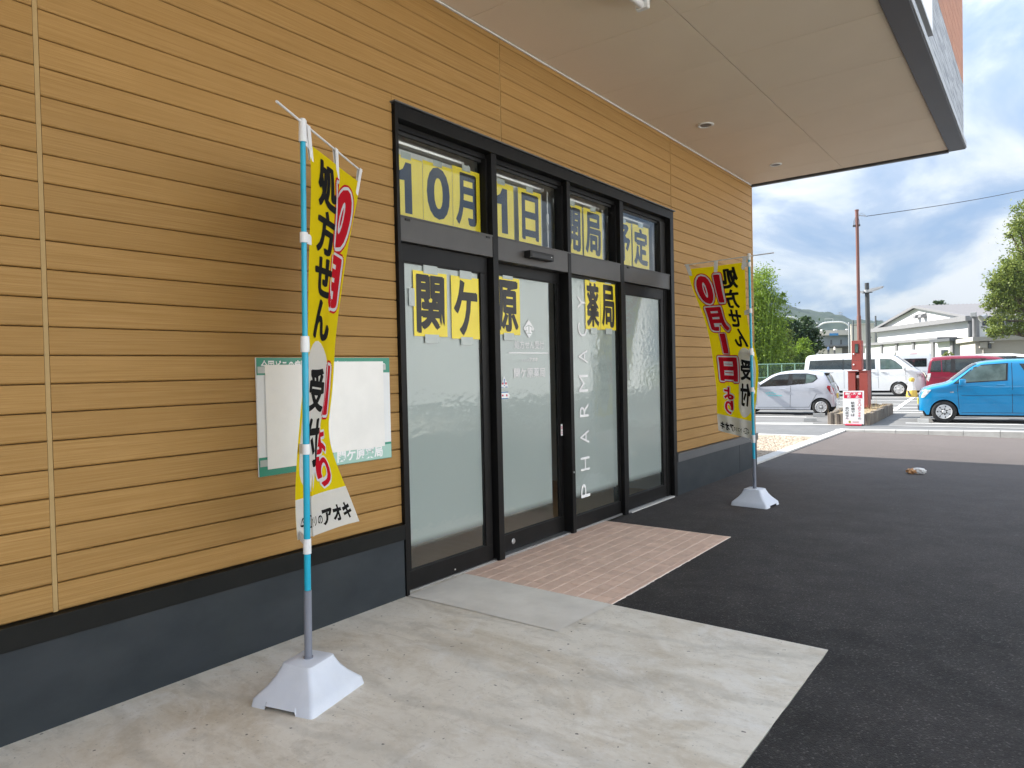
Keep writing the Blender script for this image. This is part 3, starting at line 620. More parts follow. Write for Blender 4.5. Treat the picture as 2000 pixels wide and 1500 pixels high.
# lower door panels: frame rails, textured glass, frosted film behind it
def door(name, y0, y1, z0, z1, x, st_l, st_r, top, bot, film_r=None, label=None, m='frame'):
    d = 0.045
    body = MB().box(x - d, x, y0, y1, z1 - top, z1, 0.003).box(x - d, x, y0, y1, z0, z0 + bot, 0.003)
    body.box(x - d, x, y0, y0 + st_l, z0 + bot + .0005, z1 - top - .0005, 0.003).box(x - d, x, y1 - st_r, y1, z0 + bot + .0005, z1 - top - .0005, 0.003)
    o = sub(name, body, m, B)
    gy0, gy1, gz0, gz1 = y0 + st_l, y1 - st_r, z0 + bot, z1 - top
    sub('gasket', MB().box(x - 0.03, x - 0.012, gy0, gy0 + 0.008, gz0, gz1).box(x - 0.03, x - 0.012, gy1 - 0.008, gy1, gz0, gz1).box(x - 0.03, x - 0.012, gy0, gy1, gz0, gz0 + 0.008).box(x - 0.03, x - 0.012, gy0, gy1, gz1 - 0.008, gz1), 'gasket', o)
    sub('pane', MB().box(x - 0.024, x - 0.018, gy0, gy1, gz0, gz1), 'glass_wavy', o)
    zf = 0.34
    fo = sub('frosted_film', MB().box(x - 0.0265, x - 0.0255, gy0 + 0.002, (film_r or gy1 - 0.002), -zf + gz0 + 0.002, -zf + gz1 - 0.002), 'film', o); fo.location = (0, 0, zf)
    return o, (gy0, gy1, gz0, gz1)
XD1, XD2, XD3, XD4 = -0.035, -0.088, -0.030, -0.035
d1, _ = door('side_panel', 3.606, 4.664, 0.004, 2.612, XD1, 0.084, 0.092, 0.135, 0.155)
d2, _ = door('sliding_door', 4.74, 5.868, 0.026, 2.597, XD2, 0.030, 0.050, 0.095, 0.150, film_r=5.70)
d3, _ = door('sliding_door', 5.933, 6.947, 0.006, 2.598, XD3, 0.020, 0.018, 0.018, 0.150)
d4, _ = door('side_panel', 7.034, 8.14, 0.024, 2.612, XD4, 0.115, 0.085, 0.125, 0.150)
obj('inner_jamb', MB().box(-0.12, -0.03, 8.145, 8.235, 0.0, 2.61, 0.002), 'frame', fr)
sub('lock', MB().lathe([(0, 0.006), (0.020, 0.006), (0.026, 0.0), (0.026, -0.004)], 24, 'x', (XD2, 5.02, 0.100)).box(XD2 + .006, XD2 + .009, 5.017, 5.023, 0.088, 0.112), 'alu', d2, True)
sub('screw', MB().lathe([(0, 0.004), (0.008, 0.003), (0.010, 0)], 12, 'x', (-0.02 + 0.037, 5.90, 0.62)), 'alu', fr)
sub('screw', MB().lathe([(0, 0.004), (0.006, 0.003), (0.008, 0)], 12, 'x', (XD1, 4.17, 0.055)), 'alu', d1)
sn = obj('door_sensor', MB().box(0.013, 0.085, 5.14, 5.52, 2.660, 2.725, 0.008), 'gasket', B)
sub('sensor_window', MB().box(0.0855, 0.088, 5.16, 5.50, 2.668, 2.700), 'dark', sn); sub('indicator', MB().box(0.0855, 0.089, 5.465, 5.48, 2.690, 2.697), 'alu', sn)

# lettering and stickers on the sliding doors
def plane(x): return lambda a, b_, e: (x + e, a, b_)
X2 = XD2 - 0.0165; X3 = XD3 - 0.0165
pl2 = flat_letters([('処方せん受付', (5.12, 5.595, 1.845, 1.922), 0.01), ('関ケ原薬局', (5.105, 5.607, 1.575, 1.668), 0.012), ('クスリの', (5.225, 5.345, 1.722, 1.752), 0.01), ('アオキ', (5.348, 5.487, 1.720, 1.766), 0.03)], plane(X2))
pl2.add([(X2, 5.03, 1.801), (X2, 5.67, 1.801), (X2, 5.67, 1.813), (X2, 5.03, 1.813)], [(0, 1, 2, 3)])
sub('door_lettering', pl2, 'letter_white', d2)
em = MB()
cy0, cz0 = 5.352, 2.034
def scale_mark(fn, s, lift, diamond=True):
    """a pair of scales on a stand: polygons in a unit box"""
    r = []
    def bar(x0, y0, x1, y1, wd):
        d = Vector((x1 - x0, y1 - y0)).normalized(); n_ = Vector((-d.y, d.x)) * wd / 2; a = Vector((x0, y0)); c = Vector((x1, y1)); r.append([a - n_, c - n_, c + n_, a + n_])
    bar(0, -0.30, 0, 0.26, 0.085); bar(-0.27, -0.31, 0.27, -0.31, 0.07); bar(-0.05, 0.22, -0.36, 0.12, 0.06); bar(0.05, 0.22, 0.36, 0.12, 0.06)
    for sx in (-1, 1):
        bar(sx * 0.36, 0.12, sx * 0.46, -0.10, 0.025); bar(sx * 0.36, 0.12, sx * 0.26, -0.10, 0.025); r.append([Vector((sx * 0.36 + 0.13 * math.cos(t_), -0.10 + 0.11 * math.sin(t_))) for t_ in np.linspace(math.pi, 2 * math.pi, 8)])
    mbq = MB()
    for i, q in enumerate(r): mbq.add([fn(a.x * s, a.y * s, lift + i * 2e-5) for a in q], [tuple(range(len(q)))])
    return mbq
em.add([(X2, cy0 - 0.088, cz0), (X2, cy0, cz0 - 0.088), (X2, cy0 + 0.088, cz0), (X2, cy0, cz0 + 0.088)], [(0, 1, 2, 3)])
sub('emblem', em, 'letter_white', d2)
sub('emblem_scales', scale_mark(lambda a, b_, e: (X2 + 0.0006 + e, cy0 + a, cz0 + b_), 0.14, 0), 'tape', d2)
st = MB().add([(X2, 4.900, 1.493), (X2, 5.018, 1.493), (X2, 4.957, 1.600)], [(0, 1, 2)]).add([(X2, 4.902, 1.455), (X2, 4.902, 1.398), (X2, 5.010, 1.391), (X2, 5.035, 1.420), (X2, 5.010, 1.449)], [(0, 1, 2, 3, 4)])
so_ = sub('door_sticker', st, 'letter_white', d2)
sub('sticker_print', MB().box(X2 + .0004, X2 + .0008, 4.951, 4.963, 1.528, 1.572).box(X2 + .0004, X2 + .0008, 4.951, 4.963, 1.508, 1.520).box(X2 + .0004, X2 + .0008, 4.912, 4.945, 1.496, 1.502).box(X2 + .0004, X2 + .0008, 4.970, 5.004, 1.496, 1.502)
    .box(X2 + .0004, X2 + .0008, 4.902, 5.010, 1.448, 1.455).box(X2 + .0004, X2 + .0008, 4.902, 5.010, 1.393, 1.400).box(X2 + .0004, X2 + .0008, 4.902, 4.908, 1.401, 1.447), 'sign_blue', d2)
rp = MB().box(X2 + .0009, X2 + .0012, 4.926, 4.945, 1.522, 1.540).box(X2 + .0009, X2 + .0012, 4.970, 4.990, 1.522, 1.540).box(X2 + .0009, X2 + .0012, 4.920, 4.940, 1.417, 1.432).box(X2 + .0009, X2 + .0012, 4.978, 4.998, 1.415, 1.432)
sub('sticker_red_print', rp, 'sign_red', d2)
ns = sub('notice_sticker', MB().box(-0.086 + .0, -0.0845, 5.832, 5.864, 0.985, 1.100), 'letter_white', d2)
sub('notice_print', MB().lathe([(0.009, 0.0), (0.014, 0.0)], 16, 'x', (-0.0842, 5.848, 1.066)).box(-0.0843, -0.084, 5.838, 5.858, 1.020, 1.026).box(-0.0843, -0.084, 5.838, 5.858, 1.005, 1.011), 'sign_red', d2)
for i, ch in enumerate('PHARMACY'):
    zc_ = 0.385 + i * (2.330 - 0.385) / 7; hz = 0.070 if ch != 'M' else 0.088
    p2, f = letters(ch, (-hz, hz, 0, 0.175), -0.004)
    sub('door_letter', MB().add([(X3, 6.305 - b_, zc_ + a) for a, b_ in p2], f), 'letter_white', d3)      # reads upwards

# paper signs taped to the glass
def paper(ch, y0, y1, z0, z1, x, label, grp, inner=(0.10, 0.90, 0.05, 0.95), off=0.035, tapes=True, wob=0.004):
    r = thing('paper_sign', label, 'paper sign', (x, y0, z0), 0, grp); W_, H_ = y1 - y0, z1 - z0
    f_ = lambda a, b_, e: (0.0006 + e + wob * (math.sin(a * 21 + y0 * 5) * math.sin(b_ * 9 + y0) + 1) * 0.5, a, b_)
    n = 8; mbp = MB(); mbp.add([f_(W_ * i / n, H_ * j / n, 0) for j in range(n + 1) for i in range(n + 1)], [(j * (n + 1) + i, j * (n + 1) + i + 1, (j + 1) * (n + 1) + i + 1, (j + 1) * (n + 1) + i) for j in range(n) for i in range(n)])
    obj('sheet', mbp, 'paper_yellow', r, smooth=True)
    bx = (W_ * inner[0], W_ * inner[1], H_ * inner[2], H_ * inner[3]); mbq = MB()
    for i, (p2, fc) in enumerate(strokes(ch, bx, 0.014, 0.030) if ch not in ('0', '1|') else [letters(ch, bx, 0.03)]):
        p2, fc = grid_cut(p2, fc, W_ / n, H_ / n); mbq.add([f_(a, b_, 0.0008 + i * 5e-5) for a, b_ in p2], fc)
    obj('lettering', mbq, 'ink', r)
    if tapes:
        for (a0, a1, b0, b1) in tapes: obj('tape', MB().box(0.0012 + wob, 0.0016 + wob, a0, a1, b0, b1), 'tape', r)
    return r
XU = -0.090
G1 = 'yellow paper signs taped to the glass'
ups = [('1', 3.610, 3.960, 2.828, 3.285, (0.12, 0.66, 0.06, 0.90)), ('0', 3.964, 4.304, 2.828, 3.300, (0.12, 0.90, 0.07, 0.95)), ('月', 4.308, 4.655, 2.826, 3.335, (0.10, 0.86, 0.07, 0.93)),
       ('1', 4.770, 5.135, 2.828, 3.320, (0.14, 0.74, 0.09, 0.90)), ('日', 5.205, 5.570, 2.828, 3.330, (0.14, 0.88, 0.07, 0.93)),
       ('開', 5.937, 6.318, 2.828, 3.335, (0.08, 0.92, 0.06, 0.94)), ('局', 6.350, 6.735, 2.828, 3.340, (0.08, 0.92, 0.06, 0.94)),
       ('予', 7.037, 7.415, 2.828, 3.330, (0.06, 0.92, 0.07, 0.94)), ('定', 7.445, 7.870, 2.828, 3.335, (0.08, 0.92, 0.07, 0.94))]
lab = {('1', 3): 'yellow paper with a black 1, leftmost in the upper windows', '0': 'yellow paper with a black 0 in the first upper window', '月': 'yellow paper with a black 月 against the first dark post',
       ('1', 4): 'yellow paper with a black 1 beside the 日 sheet in the second upper window', '日': 'yellow paper with a black 日 in the second upper window', '開': 'yellow paper with a black 開 in the third upper window',
       '局': 'yellow paper with a black 局 in the third upper window, above the doors', '予': 'yellow paper with a black 予 in the last upper window', '定': 'yellow paper with a black 定, rightmost in the upper windows'}
for ch, a, c, z0_, z1_, inn in ups:
    l_ = lab.get(ch) or lab[(ch, int(a))]; ch = '1|' if ch == '1' else ch
    paper(ch, a, c, z0_, z1_, XU, l_, G1, inn, 0.030 if ch in '10' else 0.026, [((c - a) * 0.35, (c - a) * 0.65, z1_ - z0_ - 0.02, z1_ - z0_ + 0.03)], wob=0.0015)
XL1 = XD1 - 0.0175; XL2 = XD2 - 0.0175; XL3 = XD3 - 0.0175
for ch, a, c, z0_, z1_, x, l_ in (('関', 3.790, 4.165, 1.925, 2.425, XL1, 'yellow paper with the seki character, left one of two on the left glass panel'), ('ケ', 4.215, 4.570, 1.915, 2.425, XL1, 'yellow paper with the ke character, right one of two on the left glass panel'),
      ('原', 4.852, 5.215, 1.970, 2.485, XL2, 'yellow paper with a black 原 on the sliding door above the white emblem'), ('薬', 6.280, 6.585, 2.060, 2.575, XL3, 'yellow paper with the dense yaku character beside the letters of PHARMACY'), ('局', 6.590, 6.920, 2.065, 2.580, XL3, 'yellow paper with the kyoku character at the right edge of the PHARMACY door')):
    W_ = c - a; H_ = z1_ - z0_
    paper(ch, a, c, z0_, z1_, x, l_, G1, (0.08, 0.92, 0.05, 0.95), 0.036, [(W_ * .3, W_ * .72, H_ - .015, H_ + .05), (W_ * .3, W_ * .72, -.05, .015)] + ([(-0.05, 0.01, H_ * .45, H_ * .72)] if ch == '関' else []), wob=0.005)

# roller blinds behind the upper windows
for i, (y0, y1) in enumerate(((3.61, 4.55), (4.77, 5.74), (5.94, 6.82), (7.04, 8.08))):
    r = thing('roller_blind', 'white roller blind behind the ' + ['first', 'second', 'third', 'last'][i] + ' upper window from the left', 'blind', (-0.20, y0, 2.72), 0, 'roller blinds behind the upper windows')
    obj('fabric', MB().box(-0.002, 0.002, 0, y1 - y0, 0, 0.655), 'blind', r); obj('roller', MB().tube([(0, 0, 0.700), (0, y1 - y0, 0.700)], 0.035, 12), 'alu', r)
    obj('pull_cord', MB().tube([(0.05, y1 - y0 + 0.03, 0.0), (0.05, y1 - y0 + 0.03, 0.68)], 0.006, 6).tube([(0.05, y1 - y0 + 0.03, 0.36), (0.05, y1 - y0 + 0.03, 0.46)], 0.012, 6), 'white_plastic', r)

# notice board on the siding
nb = thing('notice_board', 'green edged notice board covered with white paper on the wood siding', 'notice board', (0.002, 2.403, 1.042))
NW, NH = 1.066, 0.716; f_ = lambda a, b_, e: (0.012 + e, a, b_)
obj('backing', MB().box(0, 0.012, 0, NW, 0, NH, 0.002), 'sign_white', nb)
obj('green_band', MB().box(0.0125, 0.0135, 0.001, NW - 0.001, NH - 0.105, NH - 0.001).box(0.0125, 0.0135, 0.001, NW - .001, 0.001, 0.115), 'board_green', nb)
obj('pale_panel', MB().box(0.0138, 0.0142, 0.55, NW - 0.004, 0.004, 0.10), 'board_pale', nb)
obj('lettering', flat_letters([('全国どこの病院', (0.03, 0.36, NH - 0.088, NH - 0.015), 0.02), ('の処方せんで', (0.38, 0.68, NH - 0.088, NH - 0.015), 0.02), ('も受け付けます', (0.70, 1.02, NH - 0.088, NH - 0.03), 0.02), ('関ケ原薬局', (0.58, 0.98, 0.018, 0.098), 0.03)], f_, 0.0026), 'letter_white', nb)
def cover(label, y0, y1, z0, z1, ph_):
    r = thing('paper_sheet', label, 'paper', (0.0185, 2.403 + y0, 1.042 + z0), 0, 'white sheets covering the notice board'); W_, H_ = y1 - y0, z1 - z0; n = 14
    mbp = MB(); f2_ = lambda a, b_: (0.002 + 0.006 * (1 + math.sin(a * 9 + b_ * 7 + ph_) * math.cos(b_ * 5 - a * 6 + ph_)) * min(1, 6 * min(a / W_, 1 - a / W_, b_ / H_, 1 - b_ / H_)), a, b_)
    mbp.add([f2_(W_ * i / n, H_ * j / n) for j in range(n + 1) for i in range(n + 1)], [(j * (n + 1) + i, j * (n + 1) + i + 1, (j + 1) * (n + 1) + i + 1, (j + 1) * (n + 1) + i) for j in range(n) for i in range(n)])
    obj('sheet', mbp, 'paper_white', r, smooth=True)
    for a0, a1, b0, b1 in ((-0.05, 0.04, H_ - 0.05, H_ - 0.01), (-0.05, 0.04, 0.02, 0.06), (W_ - 0.02, W_ + 0.025, H_ - 0.06, H_ - 0.02)): obj('tape', MB().box(0.0012, 0.0018, a0, a1, b0, b1), 'tape', r)
cover('cream white sheet taped over the left half of the notice board', 0.055, 0.50, 0.040, 0.672, 0.4)
cover('crinkled white sheet taped over the right half of the notice board', 0.505, 1.000, 0.090, 0.690, 2.1)

# lamps under the canopy, sign panel on the fascia
def downlight(x, y, r_, label):
    t_ = thing('downlight', label, 'ceiling light', (x, y, SOF), 0, 'round downlights in the canopy soffit')
    obj('ring', MB().lathe([(r_, 0.002), (r_, -0.008), (r_ * 0.86, -0.014), (r_ * 0.74, -0.010), (r_ * 0.72, 0.01)], 28), 'white_plastic', t_, smooth=True)
    obj('lens', MB().lathe([(0, -0.004), (r_ * 0.73, -0.004)], 24), 'hall_grey', t_)
downlight(0.525, 8.19, 0.098, 'large round white downlight set in the soffit above the doors')
downlight(0.665, 10.47, 0.085, 'smaller round white downlight set in the soffit near the far end')
t_ = thing('tube_light', 'white tube light fixed under the canopy soffit', 'ceiling light', (1.30, 4.44, SOF))
obj('housing', MB().box(-0.085, 0.085, -0.62, 0.58, -0.055, 0.0, 0.012), 'white_plastic', t_)
obj('tube', MB().tube([(-0.03, -0.60, -0.075), (-0.03, 0.60, -0.075)], 0.03, 14), 'white_panel', t_, smooth=True)
obj('end_cap', MB().box(-0.075, 0.03, 0.58, 0.625, -0.11, -0.002, 0.01), 'white_plastic', t_)
t_ = thing('sign_panel', 'white sign panel on the grey boards of the canopy face', 'sign', (2.886, 4.0, 4.70))
obj('panel', MB().box(0, 0.05, -2.0, 3.67, 0.0, 1.5, 0.004), 'white_panel', t_); obj('edge_frame', MB().box(0.0, 0.056, -2.0, 3.67, -0.022, -0.001), 'steel', t_)

# ================================================================== BANNERS
FW, FH = 0.83, 2.05
def smooth_table(rows):
    rows = sorted(rows); vs = np.array([r[0] for r in rows]); A = np.array([r[1:] for r in rows], float)
    def fn(v): return np.array([np.interp(v, vs, A[:, k]) for k in range(A.shape[1])])
    def g(v): return sum(fn(min(1, max(0, v + d))) * wt for d, wt in ((-0.05, .2), (-0.025, .2), (0, .2), (0.025, .2), (0.05, .2)))
    return g
def flag_surface(Lrows, Rrows, DL, DR, amp, depth, ripple, fold=None):
    gl, gr, ga, gd, ge_, gdr = (smooth_table(q) for q in (Lrows, Rrows, amp, depth, DL, DR))
    gf = smooth_table(fold) if fold else None
    def F(u, v):
        l = gl(v); r = gr(v); a = ga(v)[0]; d = gd(v)[0]
        Lp = at(l[0], l[1], ge_(v)[0]); Rp = at(r[0], r[1], gdr(v)[0])
        t = u + a * math.sin(2 * math.pi * u) / (2 * math.pi)
        if fold:
            uf, tf, ub, tb = gf(v); ks = (0, uf, ub, 1); kt = (0, tf, tb, 1)
            t = sum(float(np.interp(min(1, max(0, u + d_)), ks, kt)) * w_ for d_, w_ in ((-.06, .1), (-.04, .15), (-.02, .15), (0, .2), (.02, .15), (.04, .15), (.06, .1)))
        q = Lp.lerp(Rp, t)
        s1 = min(1, max(0, (u - 0.30) / 0.40)); s1 = s1 * s1 * (3 - 2 * s1)
        e = d * (s1 - u) + ripple * math.sin(9 * v + 3 * u) * math.sin(math.pi * u) + ripple * 0.6 * math.sin(17 * v * (0.4 + u)) * v
        return q + CF * e
    return F
RED, WHT, BLK = 'flag_red', 'flag_white', 'flag_black'
def banner(label, base_c, base_rot, lean, ztop, zbar, bar_a, bar_b, F, straps_z, side, scale=1.0):
    r = thing('banner_stand', label, 'banner', (base_c[0], base_c[1], 0.0), 0, 'yellow banners beside the entrance')
    off = Vector((base_c[0], base_c[1], 0))
    # water filled foot: skirt, concave flanks, flat top, notch in one end
    LX, LY = 0.436, 0.392; mb = MB(); rings = []
    levels = [(0.0, 1.0, 1.0), (0.046, 0.955, 0.955), (0.066, 0.86, 0.86), (0.10, 0.70, 0.71), (0.14, 0.565, 0.58), (0.180, 0.475, 0.49), (0.194, 0.455, 0.47), (0.198, 0.42, 0.435)]
    def ring(h, kx, ky):
        hx, hy = LX / 2 * kx, LY / 2 * ky; rr = 0.022; pts = []
        xs = [-hx + rr] + [-hx * 0.46 / kx * kx, -hx * 0.40, 0, hx * 0.40, hx * 0.46] + [hx - rr]
        for (cx, cy, a0) in ((hx - rr, -hy + rr, -90), (hx - rr, hy - rr, 0), (-hx + rr, hy - rr, 90), (-hx + rr, -hy + rr, 180)):
            for k in range(4):
                a = math.radians(a0 + 30 * k); pts.append((cx + rr * math.cos(a), cy + rr * math.sin(a), h))
            if a0 == 180:
                pass
            if a0 == 90:      # along the -x end: notch verts
                for fy in (0.50, 0.46, 0.0, -0.46, -0.50): pts.append((-hx, hy * fy, h + (0.030 if (h == 0.0 and abs(fy) < 0.48) else 0)))
            if a0 == -90:     # along the +x end
                for fy in (-0.50, -0.46, 0.0, 0.46, 0.50): pts.append((hx, hy * fy, h + (0.030 if (h == 0.0 and abs(fy) < 0.48) else 0)))
        return pts
    for lv in levels: rings.append(ring(*lv))
    n = len(rings[0]); vs = [q for R_ in rings for q in R_]; fs = []
    for i in range(len(rings) - 1):
        for k in range(n): fs.append((i * n + k, i * n + (k + 1) % n, (i + 1) * n + (k + 1) % n, (i + 1) * n + k))
    fs.append(tuple((len(rings) - 1) * n + k for k in range(n))); mb.add(vs, fs)
    o = obj('base', mb, 'base_plastic', r, smooth=True); o.rotation_euler = (0, 0, base_rot)
    pz = lambda z: Vector((lean[0] * (z - 0.2), lean[1] * (z - 0.2), z))
    obj('sleeve', MB().tube([pz(0.19), pz(0.546)], 0.0195, 18).tube([pz(0.19), pz(0.206)], 0.024, 18), 'pole_grey', r, smooth=True)
    obj('pole', MB().tube([pz(0.547), pz(1.80)], 0.0165, 18).tube([pz(1.80), pz(ztop - 0.03)], 0.0138, 18), 'pole_blue', r, smooth=True)
    obj('joint_collar', MB().tube([pz(1.765), pz(1.80), pz(1.845)], [0.0225, 0.0235, 0.0215], 18), 'white_plastic', r, smooth=True)
    obj('clip', MB().tube([pz(0.735), pz(0.775)], 0.021, 16), 'white_plastic', r, smooth=True)
    obj('cap', MB().tube([pz(ztop - 0.075), pz(ztop - 0.01), pz(ztop)], [0.0195, 0.020, 0.013], 16), 'white_plastic', r, smooth=True)
    obj('crossbar', MB().tube([Vector(bar_a) - off, Vector(bar_b) - off], 0.0062, 10), 'white_plastic', r)
    # cloth
    NU, NV = 48, 80; G = np.array([[F(i / NU, j / NV)[:] for i in range(NU + 1)] for j in range(NV + 1)]) - np.array(off[:])
    dU = np.gradient(G, axis=1); dV = np.gradient(G, axis=0); NN = np.cross(dU, dV); NN /= np.linalg.norm(NN, axis=2, keepdims=True) + 1e-9
    def surf(a, b_, e):       # a across in cloth metres, b down in cloth metres
        x = min(max(a / FW, 0), 1) * NU; y = min(max(b_ / FH, 0), 1) * NV; i = min(int(x), NU - 1); j = min(int(y), NV - 1); fx, fy = x - i, y - j
        w_ = ((1 - fx) * (1 - fy), fx * (1 - fy), (1 - fx) * fy, fx * fy); ix = ((j, i), (j, i + 1), (j + 1, i), (j + 1, i + 1))
        return tuple(sum(G[q] * k for q, k in zip(ix, w_)) + sum(NN[q] * k for q, k in zip(ix, w_)) * e)
    mb = MB(); mb.v = [tuple(q) for q in G.reshape(-1, 3)]; mb.f = [(j * (NU + 1) + i, j * (NU + 1) + i + 1, (j + 1) * (NU + 1) + i + 1, (j + 1) * (NU + 1) + i) for j in range(NV) for i in range(NU)]
    fl = obj('flag', mb, 'flag_yellow', r, smooth=True)
    def layer(name, polys, m, e):
        for it in polys:
            ma, mb_ = MB(), MB()
            for i, (p2, fc) in enumerate(it if isinstance(it, list) else [it]):
                q2, f2 = grid_cut(p2, fc, FW / NU, FH / NV); ee = e + i * 3e-5
                ma.add([surf(a, b_, ee) for a, b_ in q2], f2); mb_.add([surf(a, b_, -ee) for a, b_ in q2], f2)
            obj(name, ma, m, fl); obj(name, mb_, m, fl)
    X = lambda u0, u1, v0, v1: (FW * u0, FW * u1, FH * v1, FH * v0)      # b runs down the cloth, so flip
    def caps(u0, u1, v0, v1, n=10):
        a0, a1, b0, b1 = FW * u0, FW * u1, FH * v0, FH * v1; rr = (a1 - a0) / 2; p = []
        for k in range(n + 1): t_ = math.pi + math.pi * k / n; p.append(((a0 + a1) / 2 + rr * math.cos(t_), b0 + rr + rr * math.sin(t_) * 1.0))
        for k in range(n + 1): t_ = math.pi * k / n; p.append(((a0 + a1) / 2 + rr * math.cos(t_), b1 - rr + rr * math.sin(t_)))
        return np.array(p), [tuple(range(len(p)))]
    rect = lambda u0, u1, v0, v1: (np.array([(FW * u0, FH * v0), (FW * u1, FH * v0), (FW * u1, FH * v1), (FW * u0, FH * v1)]), [(0, 1, 2, 3)])
    layer('white_print', [rect(0.0, 1.0, 0.885, 1.0), caps(0.05, 0.42, 0.485, 0.875)], WHT, 0.0012)
    bold = 0.050
    col1 = [('処', 0.12, 0.42, 0.030, 0.145), ('方', 0.12, 0.42, 0.155, 0.258), ('せ', 0.12, 0.42, 0.270, 0.365), ('ん', 0.12, 0.42, 0.380, 0.478), ('受', 0.12, 0.38, 0.555, 0.665), ('付', 0.12, 0.38, 0.690, 0.810)]
    blk = [strokes(c, X(*q), 0.016, 0.034) for c, *q in col1]
    blk += [letters('クスリの', X(0.28, 0.52, 0.937, 0.965), 0.02), letters('アオキ', X(0.52, 0.92, 0.925, 0.975), 0.045)]
    layer('black_print', blk, BLK, 0.0024)
    col2 = [('10', 0.44, 0.92, 0.065, 0.220), ('月', 0.46, 0.90, 0.250, 0.385), ('1', 0.60, 0.74, 0.405, 0.515), ('日', 0.44, 0.88, 0.545, 0.675), ('よ', 0.54, 0.82, 0.715, 0.785), ('り', 0.54, 0.80, 0.795, 0.870)]
    layer('red_outline_print', [strokes(c, X(*q), 0.035, 0.105 if c != '1' else 0.20, 14) for c, *q in col2[:4]], RED, 0.0016)
    layer('white_outline_print', [strokes(c, X(*q), 0.035, 0.072 if c != '1' else 0.14, 14) for c, *q in col2], WHT, 0.0030)
    layer('red_print', [strokes(c, X(*q), 0.028, 0.03) for c, *q in col2], RED, 0.0044)
    em_ = scale_mark(lambda a, b_, e: (a, b_, e), 1, 0); emv = np.array(em_.v)
    layer('emblem_print', [(np.stack([FW * 0.145 + emv[:, 0] * 0.16, FH * 0.945 - emv[:, 1] * 0.13], 1), em_.f)], BLK, 0.0026)
    # white straps: to the pole and over the crossbar
    for z, v in straps_z:
        e_ = Vector(surf(0.035, FH * v, 0)); e2 = Vector(surf(0.035, FH * min(1, v + 0.026), 0)); a = pz(z); h = 0.026
        dv = (e_ - Vector((a.x, a.y, e_.z))); nd = Vector((-dv.y, dv.x, 0)).normalized() * 0.0012
        mb = MB().tube([pz(z - 0.026), pz(z + 0.026)], 0.0205, 14)
        q = [Vector((a.x, a.y, z - h)), e_ - Vector((0, 0, h)), e_ + Vector((0, 0, h)), Vector((a.x, a.y, z + h))]
        mb.add([p + nd for p in q] + [p - nd for p in q], [(0, 1, 2, 3), (7, 6, 5, 4), (0, 4, 5, 1), (2, 6, 7, 3), (1, 5, 6, 2), (0, 3, 7, 4)])
        obj('strap', mb, 'white_cloth', r)
    for u in (0.035, 0.50, 0.965):
        e_ = Vector(surf(FW * u, 0.11, 0.004 * side)); e2 = Vector(surf(FW * u, 0.0, 0.004 * side)); ta = Vector(bar_a) - off; tb = Vector(bar_b) - off; pp = pz(zbar); bp = pp.lerp(tb, u) if u > 0.1 else pp.lerp(tb, 0.06)
        dd = (tb - ta).normalized() * 0.022; nd = Vector((-dd.y, dd.x, 0)).normalized() * 0.004
        mb = MB()
        for sg in (1, -1):
            q = [e_ - dd + nd * sg, e_ + dd + nd * sg, bp + dd + nd * sg * 2.2 + Vector((0, 0, .009)), bp - dd + nd * sg * 2.2 + Vector((0, 0, .009))]
            mb.add(q, [(0, 1, 2, 3)])
        obj('strap', mb, 'white_cloth', r)
    return r
F1 = flag_surface([(0, 602.5, 268), (0.1, 606, 348), (0.25, 602, 470), (0.35, 600, 548), (0.49, 600, 660), (0.58, 592, 735), (0.68, 585, 812), (0.80, 577, 910), (0.90, 573, 990), (1, 578, 1068)],
                  [(0, 705.5, 348), (0.02, 705, 362), (0.12, 693, 425), (0.22, 679, 496), (0.33, 668, 573), (0.43, 659, 640), (0.50, 655, 689), (0.60, 651, 760), (0.70, 643, 825), (0.75, 642, 852), (0.82, 656, 905), (0.90, 681, 959), (1, 708.5, 1027)],
                  [(0, 3.60), (0.3, 3.63), (0.55, 3.70), (0.8, 3.72), (1, 3.70)], [(0, 4.42), (0.3, 4.25), (0.6, 4.14), (1, 4.16)],
                  [(0, 0.0), (0.06, 0.5), (0.16, 1.55), (0.35, 1.75), (0.7, 1.7), (0.85, 1.25), (1, 1.15)], [(0, 0.02), (0.1, 0.16), (0.5, 0.18), (0.85, 0.14), (1, 0.12)], 0.012,
    [(0, .44, .44, .62, .62), (.08, .42, .57, .62, .47), (.2, .44, .69, .66, .42), (.35, .44, .77, .66, .40), (.5, .44, .85, .64, .32), (.66, .42, .85, .62, .34), (.78, .38, .66, .56, .40), (.88, .24, .36, .42, .32), (1, .20, .30, .40, .26)])
banner('yellow banner with a deep fold on the concrete slab, left of the entrance', (0.738, 2.189), math.radians(90 + 15.5 - 1.5), (0.0130, 0.0110), 2.944, 2.920, (0.907, 1.977, 2.928), (0.329, 2.984, 2.923), F1,
       [(2.853, 0.01), (2.345, 0.245), (1.79, 0.51), (1.27, 0.76), (0.785, 0.985)], 1)
